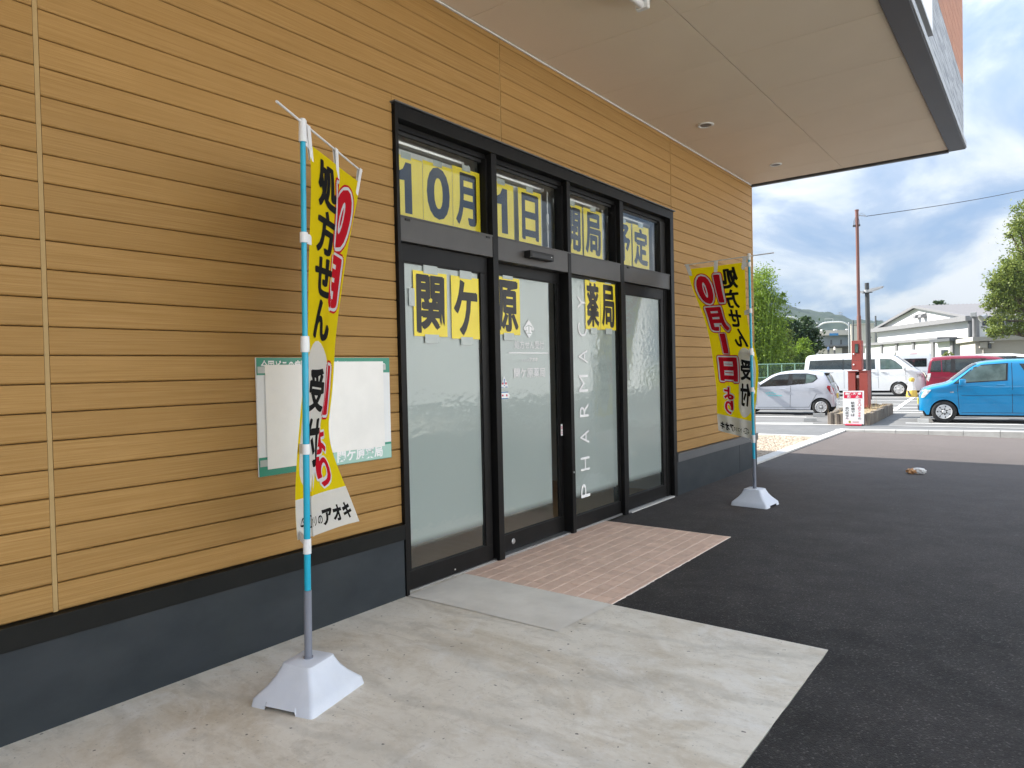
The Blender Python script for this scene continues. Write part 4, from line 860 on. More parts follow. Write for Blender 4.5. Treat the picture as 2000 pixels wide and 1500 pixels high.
F2 = flag_surface([(0, 1453.6, 507), (0.12, 1456, 551), (0.25, 1457, 597), (0.35, 1460, 632), (0.44, 1470, 664), (0.54, 1479, 699), (0.62, 1482, 727), (0.72, 1478, 763), (0.82, 1475.5, 798), (0.91, 1468, 833), (1, 1466.6, 862)],
                  [(0, 1340.5, 521), (0.14, 1353.6, 568), (0.23, 1366, 597), (0.33, 1378, 628), (0.45, 1387, 667), (0.59, 1394, 713), (0.74, 1399.5, 763), (0.90, 1401, 812), (1, 1403, 846)],
                  [(0, 8.22), (0.5, 8.30), (1, 8.27)], [(0, 8.70), (0.5, 8.62), (1, 8.55)],
                  [(0, 0.0), (0.2, 0.05), (0.45, 0.18), (0.6, 0.25), (1, 0.02)], [(0, 0.02), (0.4, 0.10), (0.6, 0.14), (1, 0.03)], 0.020)
banner('yellow banner seen from behind, on the asphalt at the far end of the wall', (1.029, 8.244), math.radians(180 - 4.3), (-0.007, -0.007), 2.949, 2.901, (1.335, 8.099, 2.903), (0.204, 8.249, 2.901), F2,
       [(2.82, 0.02), (2.28, 0.29), (1.79, 0.52), (1.36, 0.73), (0.80, 0.985)], -1)
# crumpled wrapper
t_ = thing('litter', 'crumpled white and brown wrapper lying on the black asphalt', 'litter', gp(1790, 926, 0.006))
def crumple(rx, ry, rz, seed, c):
    b = bmesh.new(); bmesh.ops.create_icosphere(b, subdivisions=3, radius=1); rg = random.Random(seed)
    from mathutils import noise as mnoise
    for q in b.verts:
        d = q.co.normalized(); k = 0.75 + 0.5 * mnoise.noise(d * 2.3 + Vector((seed, 0, 0))) + 0.25 * abs(mnoise.noise(d * 6 + Vector((0, seed, 0))))
        q.co = Vector((d.x * rx * k + c[0], d.y * ry * k + c[1], max(0.001, d.z * rz * k + c[2])))
    return MB().from_bm(b)
obj('paper', crumple(0.10, 0.06, 0.055, 3, (0.03, 0.02, 0.045)), 'litter', t_)
obj('wrapper', crumple(0.075, 0.06, 0.05, 8, (-0.065, 0.0, 0.035)), 'litter_brown', t_)

# ================================================================== CARS
def wheel_meshes(R_, W_, spokes, rim_r, holes=True):
    ty = MB().lathe([(rim_r, -W_ / 2 + 0.02), (R_ * 0.93, -W_ / 2), (R_, -W_ / 2 + 0.03), (R_, W_ / 2 - 0.03), (R_ * 0.93, W_ / 2), (rim_r, W_ / 2 - 0.02)], 32, 'y')
    rm = MB().lathe([(rim_r, -W_ / 2 + 0.012), (rim_r * 0.93, -W_ / 2 + 0.004), (rim_r * 0.86, -W_ / 2 + 0.022)], 32, 'y')
    for k in range(spokes):
        a = 2 * math.pi * k / spokes; c, s_ = math.cos(a), math.sin(a); wd = 1.9 * rim_r * math.pi / spokes * 0.30
        p = [(0.10 * rim_r, -wd * 0.8), (0.90 * rim_r, -wd * 1.15), (0.90 * rim_r, wd * 1.15), (0.10 * rim_r, wd * 0.8)]
        rm.prism(p, -W_ / 2 + 0.010, -W_ / 2 + 0.03, lambda u, v, h: (u * c - v * s_, h, u * s_ + v * c))
    rm.lathe([(0, -W_ / 2 + 0.002), (rim_r * 0.22, -W_ / 2 + 0.004), (rim_r * 0.27, -W_ / 2 + 0.014), (rim_r * 0.27, -W_ / 2 + 0.03)], 20, 'y')
    dk = MB().lathe([(0, -W_ / 2 + 0.04), (rim_r * 0.97, -W_ / 2 + 0.04)], 28, 'y')
    return ty, rm, dk
def make_car(label, cat, spec, pos, rotz, paint_m, group='cars parked across the road', scale=1.0, name='parked_car'):
    r = thing(name, label, cat, (pos[0], pos[1], 0.0), rotz, group); r.scale = (scale,) * 3
    L, W_, prof = spec['L'], spec['W'], spec['prof']; belt = spec['belt']; roof = max(z for s_, z in prof); R_ = spec['R']; wx = spec['wheels']; sill = spec.get('sill', 0.20)
    ps = np.array([p[0] for p in prof]); pz_ = np.array([p[1] for p in prof])
    def top(s_): return float(sum(np.interp(min(max(s_ + d, 0), L), ps, pz_) * k for d, k in ((-.05, .2), (-.025, .2), (0, .2), (.025, .2), (.05, .2))))
    fw, rw = spec.get('fw', 0.78), spec.get('rw', 0.88)
    def halfw(s_, z):
        h = W_ / 2
        q = s_ / L; f = 1.0
        if q < 0.16: f *= fw + (1 - fw) * math.sqrt(max(0, 1 - ((0.16 - q) / 0.16) ** 2.2))
        if q > 0.90: f *= rw + (1 - rw) * math.sqrt(max(0, 1 - ((q - 0.90) / 0.10) ** 2.2))
        t_ = top(s_)
        if z > belt: f *= 1 - spec.get('tumble', 0.13) * ((z - belt) / (roof - belt)) ** 1.2
        else: f *= 1 - 0.05 * ((belt - z) / belt) ** 2 - 0.012 * math.exp(-((z - belt * 0.78) / 0.06) ** 2)
        hh = h * f; rr = 0.09; dz = t_ - z
        if dz < rr: hh -= rr - math.sqrt(max(0, rr * rr - (rr - max(dz, 0)) ** 2))
        return max(hh, 0.05)
    def bottom(s_):
        b = sill + (0.10 if s_ < 0.12 or s_ > L - 0.12 else 0)
        for x in wx:
            ra = R_ * 1.13; d = abs(s_ - x)
            if d < ra: b = max(b, R_ + math.sqrt(ra * ra - d * d))
        return b
    ss = sorted(set([0, 0.015, 0.04, 0.08, L - 0.08, L - 0.04, L - 0.015, L] + list(np.linspace(0.1, L - 0.1, 56)) + [x + R_ * 1.13 * math.cos(a) for x in wx for a in np.linspace(0.02, math.pi - 0.02, 13)]))
    ss = [q for q in ss if 0 <= q <= L]; NVV = 14; vs = []; fs = []
    def slant(s_, z): return s_ + spec.get('nose', 0.0) * max(0, (z - 0.5)) * max(0, 1 - s_ / 0.6) + spec.get('tailrake', 0.0) * max(0, z - 0.8) * max(0, 1 - (L - s_) / 0.7) * -1
    tvals = [0, .08, .17, .27, .37, .47, .57, .66, .74, .81, .87, .92, .96, .985, 1.0]; m = len(tvals)
    for s_ in ss:
        b, t_ = bottom(s_), top(s_); row = []
        b = min(b, t_ - 0.03)
        for side in (-1, 1):
            for k in tvals:
                z = b + (t_ - b) * k; vs.append((slant(s_, z), side * halfw(s_, z), z))
    N = 2 * m
    for i in range(len(ss) - 1):
        for side in (0, 1):
            for k in range(m - 1):
                a = i * N + side * m + k; fs.append((a, a + 1, a + N + 1, a + N))
        a = i * N + m - 1; c = i * N + 2 * m - 1
        # crowned top strip
        ids = []
        for ii in (i, i + 1):
            l_ = vs[ii * N + m - 1]; r__ = vs[ii * N + 2 * m - 1]
            ids.append([len(vs), len(vs) + 1, len(vs) + 2]); vs += [(l_[0], l_[1] * 0.5, l_[2] + 0.018), (l_[0], 0, l_[2] + 0.025), (l_[0], r__[1] * 0.5, l_[2] + 0.018)]
        A = [i * N + m - 1] + ids[0] + [i * N + 2 * m - 1]; Bq = [(i + 1) * N + m - 1] + ids[1] + [(i + 1) * N + 2 * m - 1]
        for k in range(4): fs.append((A[k], A[k + 1], Bq[k + 1], Bq[k]))
    for i in (0, len(ss) - 1):
        for k in range(m - 1): a = i * N + k; fs.append((a, a + 1, a + m + 1, a + m))
    mb = MB(); mb.v = vs; mb.f = fs
    me = mb.mesh('body', paint_m, True); bm_ = bmesh.new(); bm_.from_mesh(me); bmesh.ops.remove_doubles(bm_, verts=bm_.verts, dist=0.0008); bmesh.ops.recalc_face_normals(bm_, faces=bm_.faces); bm_.to_mesh(me); bm_.free(); me.polygons.foreach_set('use_smooth', [True] * len(me.polygons))
    try: me.set_sharp_from_angle(angle=math.radians(50))
    except Exception: pass
    body = link('body', me, r)
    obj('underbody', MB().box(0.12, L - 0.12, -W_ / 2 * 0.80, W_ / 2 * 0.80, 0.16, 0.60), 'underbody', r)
    sides = spec.get('sides', (-1, 1))
    def patch(poly, side, lift, step=0.08):
        p2 = np.array(poly, float); q2, f2 = grid_cut(p2, [tuple(range(len(poly)))], step, step)
        return MB().add([(slant(a, z), side * (halfw(a, z) + lift), z) for a, z in q2], f2)
    def line(a, c, side, wd=0.010, lift=0.002):
        d = Vector((c[0] - a[0], c[1] - a[1])).normalized(); n_ = Vector((-d.y, d.x)) * wd / 2
        return patch([(a[0] - n_.x, a[1] - n_.y), (c[0] - n_.x, c[1] - n_.y), (c[0] + n_.x, c[1] + n_.y), (a[0] + n_.x, a[1] + n_.y)], side, lift)
    for side in sides:
        for q in spec.get('black', []): obj('window_trim', patch(q, side, 0.002), 'dark', r)
        for q, mm in spec['windows']: obj('window', patch(q, side, 0.0045), mm, r)
        for q in spec.get('seams', []): obj('door_seam', line(*q, side), 'dark', r)
        for (a, z) in spec.get('handles', []):
            y = side * (halfw(a, z)); obj('door_handle', MB().box(a - 0.09, a + 0.09, y - 0.012, y + side * 0.03, z - 0.016, z + 0.016, 0.010), paint_m, r)
        for q, mm in spec.get('lamps', []): obj('headlight' if mm != 'lamp_red' else 'tail_light', patch(q, side, 0.005), mm, r)
        for (a, z) in spec.get('mirrors', []):
            y = side * (halfw(a, z)); obj('side_mirror', MB().box(a - 0.06, a + 0.09, y + side * 0.04, y + side * 0.24, z - 0.04, z + 0.13, 0.035).box(a, a + 0.05, y - 0.01, y + side * 0.1, z - 0.07, z + 0.0, 0.008), spec.get('mirror_m', paint_m), r, smooth=True)
    def across(s0, s1, f, lift, name, mm, inset=0.0, n=8):
        mb = MB(); 
        for i in range(n + 1):
            s_ = s0 + (s1 - s0) * i / n; z = top(s_)
            hw = halfw(s_, z - 0.06) * f
            dz = (top(s_ + .02) - top(s_ - .02)) / .04; nrm = Vector((-dz, 0, 1)).normalized() * lift
            for k in range(7): t_ = -1 + 2 * k / 6; mb.v.append((slant(s_, z) + nrm.x, hw * t_, z + nrm.z + 0.025 * (1 - t_ * t_)))
        for i in range(n):
            for k in range(6): mb.f.append((i * 7 + k, i * 7 + k + 1, (i + 1) * 7 + k + 1, (i + 1) * 7 + k))
        obj(name, mb, mm, r, smooth=True)
    across(*spec['windscreen'], 0.90, 0.008, 'windscreen', 'car_glass')
    if 'rearglass' in spec: across(*spec['rearglass'], 0.84, 0.010, 'rear_window', 'car_glass')
    for (nm, mm, x0, x1, y0, y1, z0, z1) in spec.get('extra', []): obj(nm, MB().box(x0, x1, y0, y1, z0, z1, 0.008), mm, r)
    ty, rm, dk = wheel_meshes(R_, spec.get('tw', 0.17), spec['spokes'], R_ * 0.66); tme, rme, dme = ty.mesh('wheel', 'tyre', True), rm.mesh('rim', 'rim'), dk.mesh('rim_recess', 'dark')
    for x in wx:
        for side in (-1, 1):
            wo = link('wheel', tme, r, (x, side * (W_ / 2 - spec.get('tw', 0.17) / 2 - 0.015), R_)); wo.rotation_euler = (0, 0, 0 if side < 0 else math.pi)
            link('rim', rme, wo); link('rim_recess', dme, wo)
    return r, halfw, slant
G_, GL = 'car_glass', 'car_glass_light'
KEI_BLUE = dict(L=3.395, W=1.475, R=0.288, wheels=(0.56, 3.0), belt=1.02, spokes=7, fw=0.80, rw=0.93, tumble=0.09, sill=0.21, nose=0.05,
    prof=[(0, .66), (.03, .82), (.10, .90), (.28, .96), (.64, 1.04), (.74, 1.09), (1.22, 1.50), (1.42, 1.585), (1.9, 1.635), (2.5, 1.645), (3.05, 1.62), (3.25, 1.55), (3.34, 1.35), (3.38, 1.0), (3.395, .7)],
    windows=[([(0.82, 1.06), (1.24, 1.43), (1.36, 1.49), (1.93, 1.53), (1.91, 1.12)], GL), ([(2.20, 1.53), (2.86, 1.51), (2.95, 1.18), (2.56, 1.15), (2.34, 1.27)], G_)],
    black=[([(0.77, 1.03), (1.22, 1.455), (1.36, 1.515), (1.97, 1.55), (1.95, 1.10)],), ], seams=[((2.05, 0.27), (2.05, 1.08)), ((2.05, 1.08), (2.04, 1.56)), ((0.90, 0.36), (0.86, 1.0)), ((0.95, 0.27), (2.9 - R_ if False else 2.62, 0.27)), ((0.95, 0.72), (3.3, 0.74))],
    handles=[(1.80, 1.00), (2.75, 1.0)], mirrors=[(0.95, 1.03)], lamps=[([(0.03, 0.66), (0.10, 0.665), (0.27, 0.88), (0.05, 0.86)], 'lamp_clear'), ([(0.70, .795), (0.78, .795), (0.78, .825), (0.70, .825)], 'lamp_clear')], windscreen=(0.76, 1.30),
    extra=[('bumper', 'dark', -0.012, 0.03, -0.42, 0.42, 0.30, 0.42), ('number_plate', 'plate_yellow', -0.022, 0.0, -0.165, 0.165, 0.46, 0.625)])
KEI_BLUE['black'] = [q[0] for q in KEI_BLUE['black']]
HATCH = dict(L=3.395, W=1.475, R=0.278, wheels=(0.53, 2.985), belt=0.93, spokes=11, fw=0.72, rw=0.88, tumble=0.17, sill=0.19, nose=0.12, tailrake=0.02,
    prof=[(0, .58), (.04, .70), (.14, .77), (.42, .86), (.74, .94), (.84, .99), (1.42, 1.36), (1.70, 1.45), (2.1, 1.495), (2.5, 1.49), (2.95, 1.43), (3.10, 1.385), (3.22, 1.16), (3.30, .98), (3.36, .90), (3.395, .55)],
    windows=[([(1.02, 0.975), (1.48, 1.265), (1.66, 1.345), (1.98, 1.375), (1.96, 1.02)], G_), ([(2.10, 1.03), (2.11, 1.38), (2.52, 1.375), (2.50, 1.05)], G_), ([(2.52, 1.055), (2.54, 1.373), (2.80, 1.32), (2.86, 1.22), (2.74, 1.12)], GL)],
    black=[[(0.95, 0.955), (1.46, 1.285), (1.66, 1.37), (1.99, 1.40), (2.56, 1.40), (2.84, 1.335), (2.90, 1.22), (2.75, 1.095), (1.98, 1.0)]],
    seams=[((2.02, 0.27), (2.05, 0.98)), ((0.93, 0.33), (0.94, 0.93)), ((0.95, 0.25), (2.62, 0.27)), ((2.62, 0.28), (2.86, 0.72))], handles=[(1.80, 0.88), (2.72, 0.92)], mirrors=[(0.98, 0.98)],
    lamps=[([(3.20, 0.99), (3.17, 0.92), (3.30, 0.70), (3.385, 0.70), (3.36, 0.90), (3.29, 0.98)], 'lamp_red'), ([(0.05, 0.58), (0.30, 0.66), (0.34, 0.76), (0.08, 0.70)], 'lamp_clear')],
    windscreen=(0.86, 1.48), rearglass=(3.09, 3.27), extra=[('number_plate', 'plate_yellow', 3.39, 3.41, -0.165, 0.165, 0.55, 0.715), ('rear_spoiler', 'dark', 3.02, 3.22, -0.48, 0.48, 1.385, 1.40)])
VAN = dict(L=5.38, W=1.88, R=0.335, wheels=(1.12, 4.22), belt=1.20, spokes=6, fw=0.80, rw=0.95, tumble=0.13, sill=0.27, nose=0.16, tw=0.20,
    prof=[(0, .70), (.03, .98), (.10, 1.10), (.42, 1.27), (.56, 1.34), (1.22, 1.88), (1.48, 1.98), (2.1, 2.05), (3.2, 2.085), (4.9, 2.07), (5.22, 2.03), (5.32, 1.9), (5.36, 1.3), (5.38, .7)],
    windows=[([(0.92, 1.315), (1.30, 1.66), (1.46, 1.75), (1.90, 1.78), (1.88, 1.30)], GL), ([(2.12, 1.31), (2.14, 1.79), (3.52, 1.80), (3.52, 1.32)], G_), ([(3.56, 1.32), (3.56, 1.80), (5.08, 1.78), (5.14, 1.34)], G_)],
    black=[[(3.50, 1.30), (3.50, 1.81), (3.58, 1.81), (3.58, 1.30)], [(0.86, 1.29), (1.28, 1.68), (1.45, 1.77), (1.92, 1.80), (1.90, 1.28)]],
    seams=[((1.98, 0.38), (2.02, 1.92)), ((0.82, 0.75), (0.84, 1.22)), ((3.50, 0.38), (3.50, 1.28)), ((0.84, 0.62), (0.55, 0.62))], handles=[(1.80, 1.17), (2.22, 1.17)], mirrors=[(0.86, 1.30)],
    lamps=[([(0.02, 0.86), (0.34, 0.90), (0.36, 1.06), (0.06, 1.06)], 'lamp_clear'), ([(5.28, 0.85), (5.36, 0.85), (5.35, 1.2), (5.27, 1.2)], 'lamp_red')], windscreen=(0.60, 1.36), rearglass=(5.27, 5.37),
    extra=[('grille', 'dark', -0.01, 0.03, -0.55, 0.55, 0.86, 0.98), ('bumper', 'dark', -0.015, 0.05, -0.6, 0.6, 0.42, 0.55), ('number_plate', 'letter_white', -0.025, 0.0, -0.165, 0.165, 0.56, 0.72)])
HIVAN = dict(VAN); HIVAN['prof'] = [(s_, z if z < 1.4 else 1.4 + (z - 1.4) * 1.30) for s_, z in VAN['prof']]
HIVAN.update(sides=(-1, 1), extra=[('rear_window', 'car_glass', 5.352, 5.366, -0.64, 0.64, 1.32, 1.80), ('stop_lamp', 'lamp_red', 5.33, 5.35, -0.18, 0.18, 2.05, 2.085), ('tail_light', 'lamp_red', 5.34, 5.385, 0.70, 0.85, 0.85, 1.25), ('tail_light', 'lamp_red', 5.34, 5.385, -0.85, -0.70, 0.85, 1.25), ('number_plate', 'letter_white', 5.38, 5.395, -0.165, 0.165, 0.82, 0.98)])
HIVAN.pop('rearglass', None)
MINI = dict(L=4.69, W=1.70, R=0.315, wheels=(0.92, 3.80), belt=1.02, spokes=10, fw=0.74, rw=0.93, tumble=0.12, sill=0.22, nose=0.10,
    prof=[(0, .66), (.05, .84), (.20, .93), (.75, 1.04), (.95, 1.10), (1.75, 1.68), (2.0, 1.76), (2.7, 1.84), (3.8, 1.845), (4.4, 1.81), (4.56, 1.72), (4.63, 1.2), (4.68, 1.0), (4.69, .6)],
    windows=[([(1.30, 1.10), (1.84, 1.55), (2.02, 1.64), (2.42, 1.68), (2.40, 1.12)], G_), ([(2.56, 1.12), (2.58, 1.69), (3.56, 1.70), (3.54, 1.11)], G_), ([(3.72, 1.12), (3.72, 1.69), (4.08, 1.67), (4.05, 1.13)], G_), ([(4.09, 1.13), (4.12, 1.665), (4.46, 1.62), (4.54, 1.14)], G_)],
    black=[[(2.38, 1.09), (2.40, 1.71), (3.74, 1.72), (3.74, 1.09)]], seams=[((2.49, 0.3), (2.48, 1.08)), ((3.62, 0.78), (3.64, 1.08)), ((3.64, 0.78), (4.50, 0.92))], handles=[(2.35, 0.98), (2.72, 0.98)], mirrors=[(1.24, 1.08)],
    lamps=[([(4.50, 1.08), (4.66, 1.06), (4.68, 0.78), (4.60, 0.70), (4.52, 0.92)], 'lamp_clear'), ([(0.03, 0.70), (0.42, 0.78), (0.48, 0.86), (0.08, 0.84)], 'lamp_clear')], windscreen=(1.02, 1.82), rearglass=(4.56, 4.63), extra=[('number_plate', 'letter_white', 4.685, 4.70, -0.165, 0.165, 0.7, 0.865)])
PI = math.pi
p = gp(1797, 826); make_car('bright blue tall hatchback, the nearest car, parked at the right edge', 'car', KEI_BLUE, (0.94, 22.35), math.radians(9), 'car_blue')
hw_car = make_car('pale silver small hatchback with cyan door print beside the red meter box', 'car', HATCH, (-4.80, 23.95), math.radians(5), 'car_silver', scale=0.955)
make_car('white wagon van with long dark side windows, behind the red meter box', 'van', VAN, (-0.72, 38.6), math.radians(183), 'car_white')
make_car('dark red minivan behind the blue car', 'car', MINI, (4.05, 38.2), math.radians(181), 'car_red')
make_car('white high roof van seen from its rear, between long white van and red minivan', 'van', HIVAN, (-3.2, 50.6), math.radians(-79), 'car_white', scale=1.0)
make_car('white car whose nose shows behind the front of the blue car', 'car', HATCH, (0.80, 25.9), math.radians(10), 'car_white')
make_car('white minivan whose roof shows above the red minivan', 'car', MINI, (5.0, 47.2), math.radians(184), 'car_white', scale=1.06)
# cyan print on the silver hatchback's door (illegible rows of small marks)
cr, hw_, sl_ = hw_car; mb = MB()
for row_, (z, a0, a1) in enumerate(((0.755, 1.22, 1.50), (0.705, 1.24, 1.78), (0.640, 1.30, 1.72))):
    a = a0
    while a < a1:
        w_ = random.uniform(0.03, 0.05); h_ = random.uniform(0.022, 0.036); y = -(hw_(a, z) + 0.004)
        mb.add([(a, y, z), (a + w_, y, z), (a + w_, y, z + h_), (a, y, z + h_)], [(0, 1, 2, 3)]); a += w_ + 0.014
o = obj('door_print', mb, 'cyan_print', cr); o['kind'] = 'stuff'

# ================================================================== STREET FURNITURE
# wheel stops
def wheel_stop(px, py, label, ln=0.55, rot=0.0, z=0.0):
    q = gp(px, py); t_ = thing('wheel_stop', label, 'wheel stop', (q.x, q.y, z), rot, 'concrete wheel stops')
    obj('block', MB().prism([(-0.075, 0), (0.075, 0), (0.055, 0.10), (-0.055, 0.10)], 0, ln, lambda a, b_, h: (h, a, b_)), 'kerb', t_)
wheel_stop(1570, 823, 'concrete wheel stop in front of the silver hatchback, the nearer of two', 0.34, 0.25)
wheel_stop(1588, 814, 'concrete wheel stop beside the planter, the farther of two', 0.34, 0.25)
wheel_stop(1792, 825, 'pale concrete wheel stop under the front tyre of the blue car', 0.26, 0.1)
wheel_stop(1797, 816, 'concrete wheel stop half hidden behind the front tyre of the blue car', 0.26, 0.1)
# timber edged planter
PL = thing('planter_bed', 'small planting bed edged with upright weathered timber logs', 'planter', (0, 0, 0))
pa = [gp(1617, 829), gp(1700, 830.5), gp(1744, 808), gp(1668, 806)]
PH = 0.31
for e in range(4):
    a, c = pa[e], pa[(e + 1) % 4]; ln = (c - a).length; n = max(3, int(ln / 0.135)); d = (c - a) / n; nrm = Vector((-d.y, d.x, 0)).normalized() * 0.10
    for k in range(n):
        q0 = a + d * (k + 0.04); q1 = a + d * (k + 0.96); h = PH + random.uniform(-0.02, 0.015); i0 = random.uniform(-.012, .012)
        q0 = q0 - nrm * i0; q1 = q1 - nrm * i0; md = (q0 + q1) / 2 - nrm * 0.16
        base = [q0, md, q1, q1 + nrm, q0 + nrm]
        mb = MB().add([(v.x, v.y, 0) for v in base] + [(v.x, v.y, h) for v in base], [(4, 3, 2, 1, 0), (5, 6, 7, 8, 9)] + [(i, (i + 1) % 5, 5 + (i + 1) % 5, 5 + i) for i in range(5)])
        obj('log', mb, 'log', PL)
obj('soil', MB().add([(v.x, v.y, PH - 0.05) for v in pa], [(0, 1, 2, 3)]), 'soil', PL)
cen = (pa[0] + pa[1] + pa[2] + pa[3]) / 4
mb = MB()
for k in range(260):
    u, v = random.random(), random.random(); q = pa[0].lerp(pa[1], u).lerp(pa[3].lerp(pa[2], u), v); l_ = random.uniform(0.05, 0.16) if random.random() < 0.93 else random.uniform(0.25, 0.45); dx, dy = random.uniform(-.08, .08), random.uniform(-.08, .08)
    mb.add([(q.x, q.y, PH - 0.05), (q.x + 0.008, q.y, PH - 0.05), (q.x + dx, q.y + dy, PH - 0.05 + l_)], [(0, 1, 2)])
o = obj('dry_grass', mb, 'straw', PL); o['kind'] = 'stuff'
# brown service pole with the meter cabinet
DP = 21.3
def col(px, D, z0, z1): q = at(px, 750, D); return Vector((q.x, q.y, 0))
pb = col(1682, DP, 0, 0)
t_ = thing('service_pole', 'tall brown steel service pole rising from the timber edged bed', 'pole', (pb.x, pb.y, 0.2))
lx = lambda px, py, D=DP: at(px, py, D) - Vector((pb.x, pb.y, 0.2))
ptop = lx(1673.5, 412); pj = lx(1677.5, 617); pbot = Vector((0, 0, 0)); 
obj('upper_tube', MB().tube([pj, pj.lerp(ptop, 1.0)], 0.047, 14), 'brown_pole', t_, smooth=True)
obj('lower_tube', MB().tube([pbot, pj - Vector((0, 0, .03)), pj + Vector((0, 0, .02))], [0.062, 0.060, 0.05], 14), 'brown_pole', t_, smooth=True)
obj('top_cap', MB().tube([ptop, ptop + Vector((0, 0, .035))], 0.058, 14), 'brown_pole', t_, smooth=True)
for dx in (-0.09, -0.055, 0.075):
    obj('insulator', MB().tube([ptop + Vector((dx, -0.03, -0.48)), ptop + Vector((dx, -0.03, -0.42))], 0.022, 8).tube([ptop + Vector((dx, -0.03, -0.42)), ptop + Vector((dx * 0.9, -0.03, -0.3)), ptop + Vector((dx * 0.3, -0.03, -0.17))], 0.006, 6), 'dark', t_)
obj('bracket', MB().tube([ptop + Vector((0.04, 0, -.14)), ptop + Vector((0.26, 0.05, -.19))], 0.014, 8).tube([ptop + Vector((0.03, 0, -.17)), ptop + Vector((0.12, 0.02, -.08)), ptop + Vector((0.24, 0.05, -.17))], 0.007, 6), 'steel', t_)
wa = Vector((pb.x, pb.y, 0.2)) + ptop + Vector((0.26, 0.05, -.19)); wb = at(2250, 300, 30)
o = obj('overhead_cable', MB().tube([wa.lerp(wb, k / 16) - Vector((0, 0, 0.30 * math.sin(math.pi * k / 16))) for k in range(17)], 0.011, 6), 'cable'); tag(o, 'thin dark overhead cable running from the brown pole into the sky', 'cable')
cab = thing('meter_cabinet', 'red meter box above a wide red cabinet, fixed to the brown pole', 'cabinet', (pb.x, pb.y, 0.3), math.radians(-4))
lc = lambda px, py, D=DP - 0.15: (at(px, py, D) - Vector((pb.x, pb.y, 0.3)))
a0 = lc(1663.5, 723); a1 = lc(1686, 665); obj('meter_box', MB().box(a0.x, a1.x, -0.25, -0.06, a0.z + .29, a1.z, 0.006).box(a0.x, a1.x, -0.25, -0.06, a0.z, a0.z + .285, 0.006), 'red_box', cab)
wz = a1.z - 0.10; obj('meter_window', MB().box(a0.x + .095, a1.x - .085, -0.262, -0.251, wz - .27, wz, 0.004), 'dark', cab); obj('window_glass', MB().box(a0.x + .11, a1.x - .10, -0.2645, -0.2625, wz - .255, wz - .015), 'car_glass_light', cab)
for zz in (wz - 0.30, wz - 0.62): obj('latch', MB().lathe([(0, -0.016), (0.02, -0.014), (0.024, 0)], 12, 'y', (a0.x + 0.055, -0.25, zz)), 'letter_white', cab)
b0 = lc(1656, 796); b1 = lc(1700.5, 725); mx0 = lc(1673, 790).x; mx1 = lc(1682, 790).x
obj('cabinet_panel', MB().box(b0.x, mx0, -0.30, -0.07, b0.z, b1.z, 0.006), 'red_box', cab); obj('cabinet_panel', MB().box(mx1, b1.x, -0.30, -0.07, b0.z, b1.z, 0.006), 'red_box', cab)
obj('cabinet_back', MB().box(b0.x + .01, b1.x - .01, -0.069, 0.07, b0.z + .01, b1.z - .01), 'red_box', cab); obj('lid', MB().box(b0.x - .012, b1.x + .012, -0.315, 0.08, b1.z, b1.z + 0.02, 0.004), 'red_box', cab)
mc = (mx0 + mx1) / 2; obj('conduit', MB().tube([(mc, -0.19, b0.z - .02), (mc, -0.19, b1.z - .16)], 0.05, 14), 'brown_pole', cab, smooth=True); obj('conduit_cap', MB().tube([(mc, -0.19, b1.z - .20), (mc, -0.19, b1.z - .11)], 0.062, 14), 'letter_white', cab, smooth=True)
obj('foot', MB().box(mx1 + .08, b1.x + .03, -0.25, -0.12, b0.z - .28, b0.z, 0.004), 'red_box', cab)
# no-parking notice board
sc_ = gp(1669, 830); sg = thing('notice_sign', 'white standing sign with red heading leaning before the timber bed', 'sign', (sc_.x, sc_.y - 0.12, 0), math.radians(6))
sw = (1687 - 1650) * (sc_ - CAM).dot(CF) / FPX; sh = (829 - 762) * (sc_ - CAM).dot(CF) / FPX
o = obj('board', MB().box(-sw / 2, sw / 2, -0.012, 0.012, 0.03, sh, 0.004), 'sign_white', sg); o.rotation_euler = (math.radians(-5), 0, 0)
obj('foot', MB().box(-sw / 2 + .06, sw / 2 - .06, -0.12, 0.12, 0.0, 0.03, 0.006), 'sign_red', sg)
ff = lambda a, b_, e: (-sw / 2 + a * sw, -0.0125 - e, 0.03 + b_ * (sh - 0.03))
def onboard(name, mb, m): q = obj(name, mb, m, sg); q.rotation_euler = o.rotation_euler; return q
onboard('red_heading', MB().add([ff(0.05, .775, .001), ff(0.92, .775, .001), ff(0.92, .965, .001), ff(0.05, .965, .001)], [(0, 1, 2, 3)]), 'sign_red')
onboard('heading_lettering', flat_letters([('無断駐車', (0.10, 0.88, .875, .955), 0.03), ('禁', (0.20, 0.38, .785, .865), 0.03), ('止', (0.60, 0.78, .785, .865), 0.03)], ff, 0.002), 'sign_white')
def vertical(txt, a0, a1, top_, bot_): hh = (top_ - bot_) / len(txt); return [(c, (a0, a1, top_ - (i + 1) * hh + hh * .08, top_ - i * hh - hh * .08), 0.012) for i, c in enumerate(txt)]
onboard('red_lettering', flat_letters(vertical('クスリのアオキ', 0.70, 0.86, .755, .21), ff, 0.0015), 'sign_red')
onboard('black_lettering', flat_letters(vertical('の', 0.72, 0.86, .205, .135) + vertical('駐車場では', 0.38, 0.56, .68, .23) + vertical('ありません', 0.12, 0.28, .52, .14), ff, 0.0015), 'ink')
onboard('logo', MB().add([ff(0.32 + .06 * math.cos(t__), .065 + .035 * math.sin(t__), .0015) for t__ in np.linspace(0, 2 * PI, 17)[:-1]] , [tuple(range(16))]), 'sign_green')
onboard('logo_line', MB().add([ff(.46, .05, .0015), ff(.76, .05, .0015), ff(.76, .08, .0015), ff(.46, .08, .0015)], [(0, 1, 2, 3)]), 'kerb')
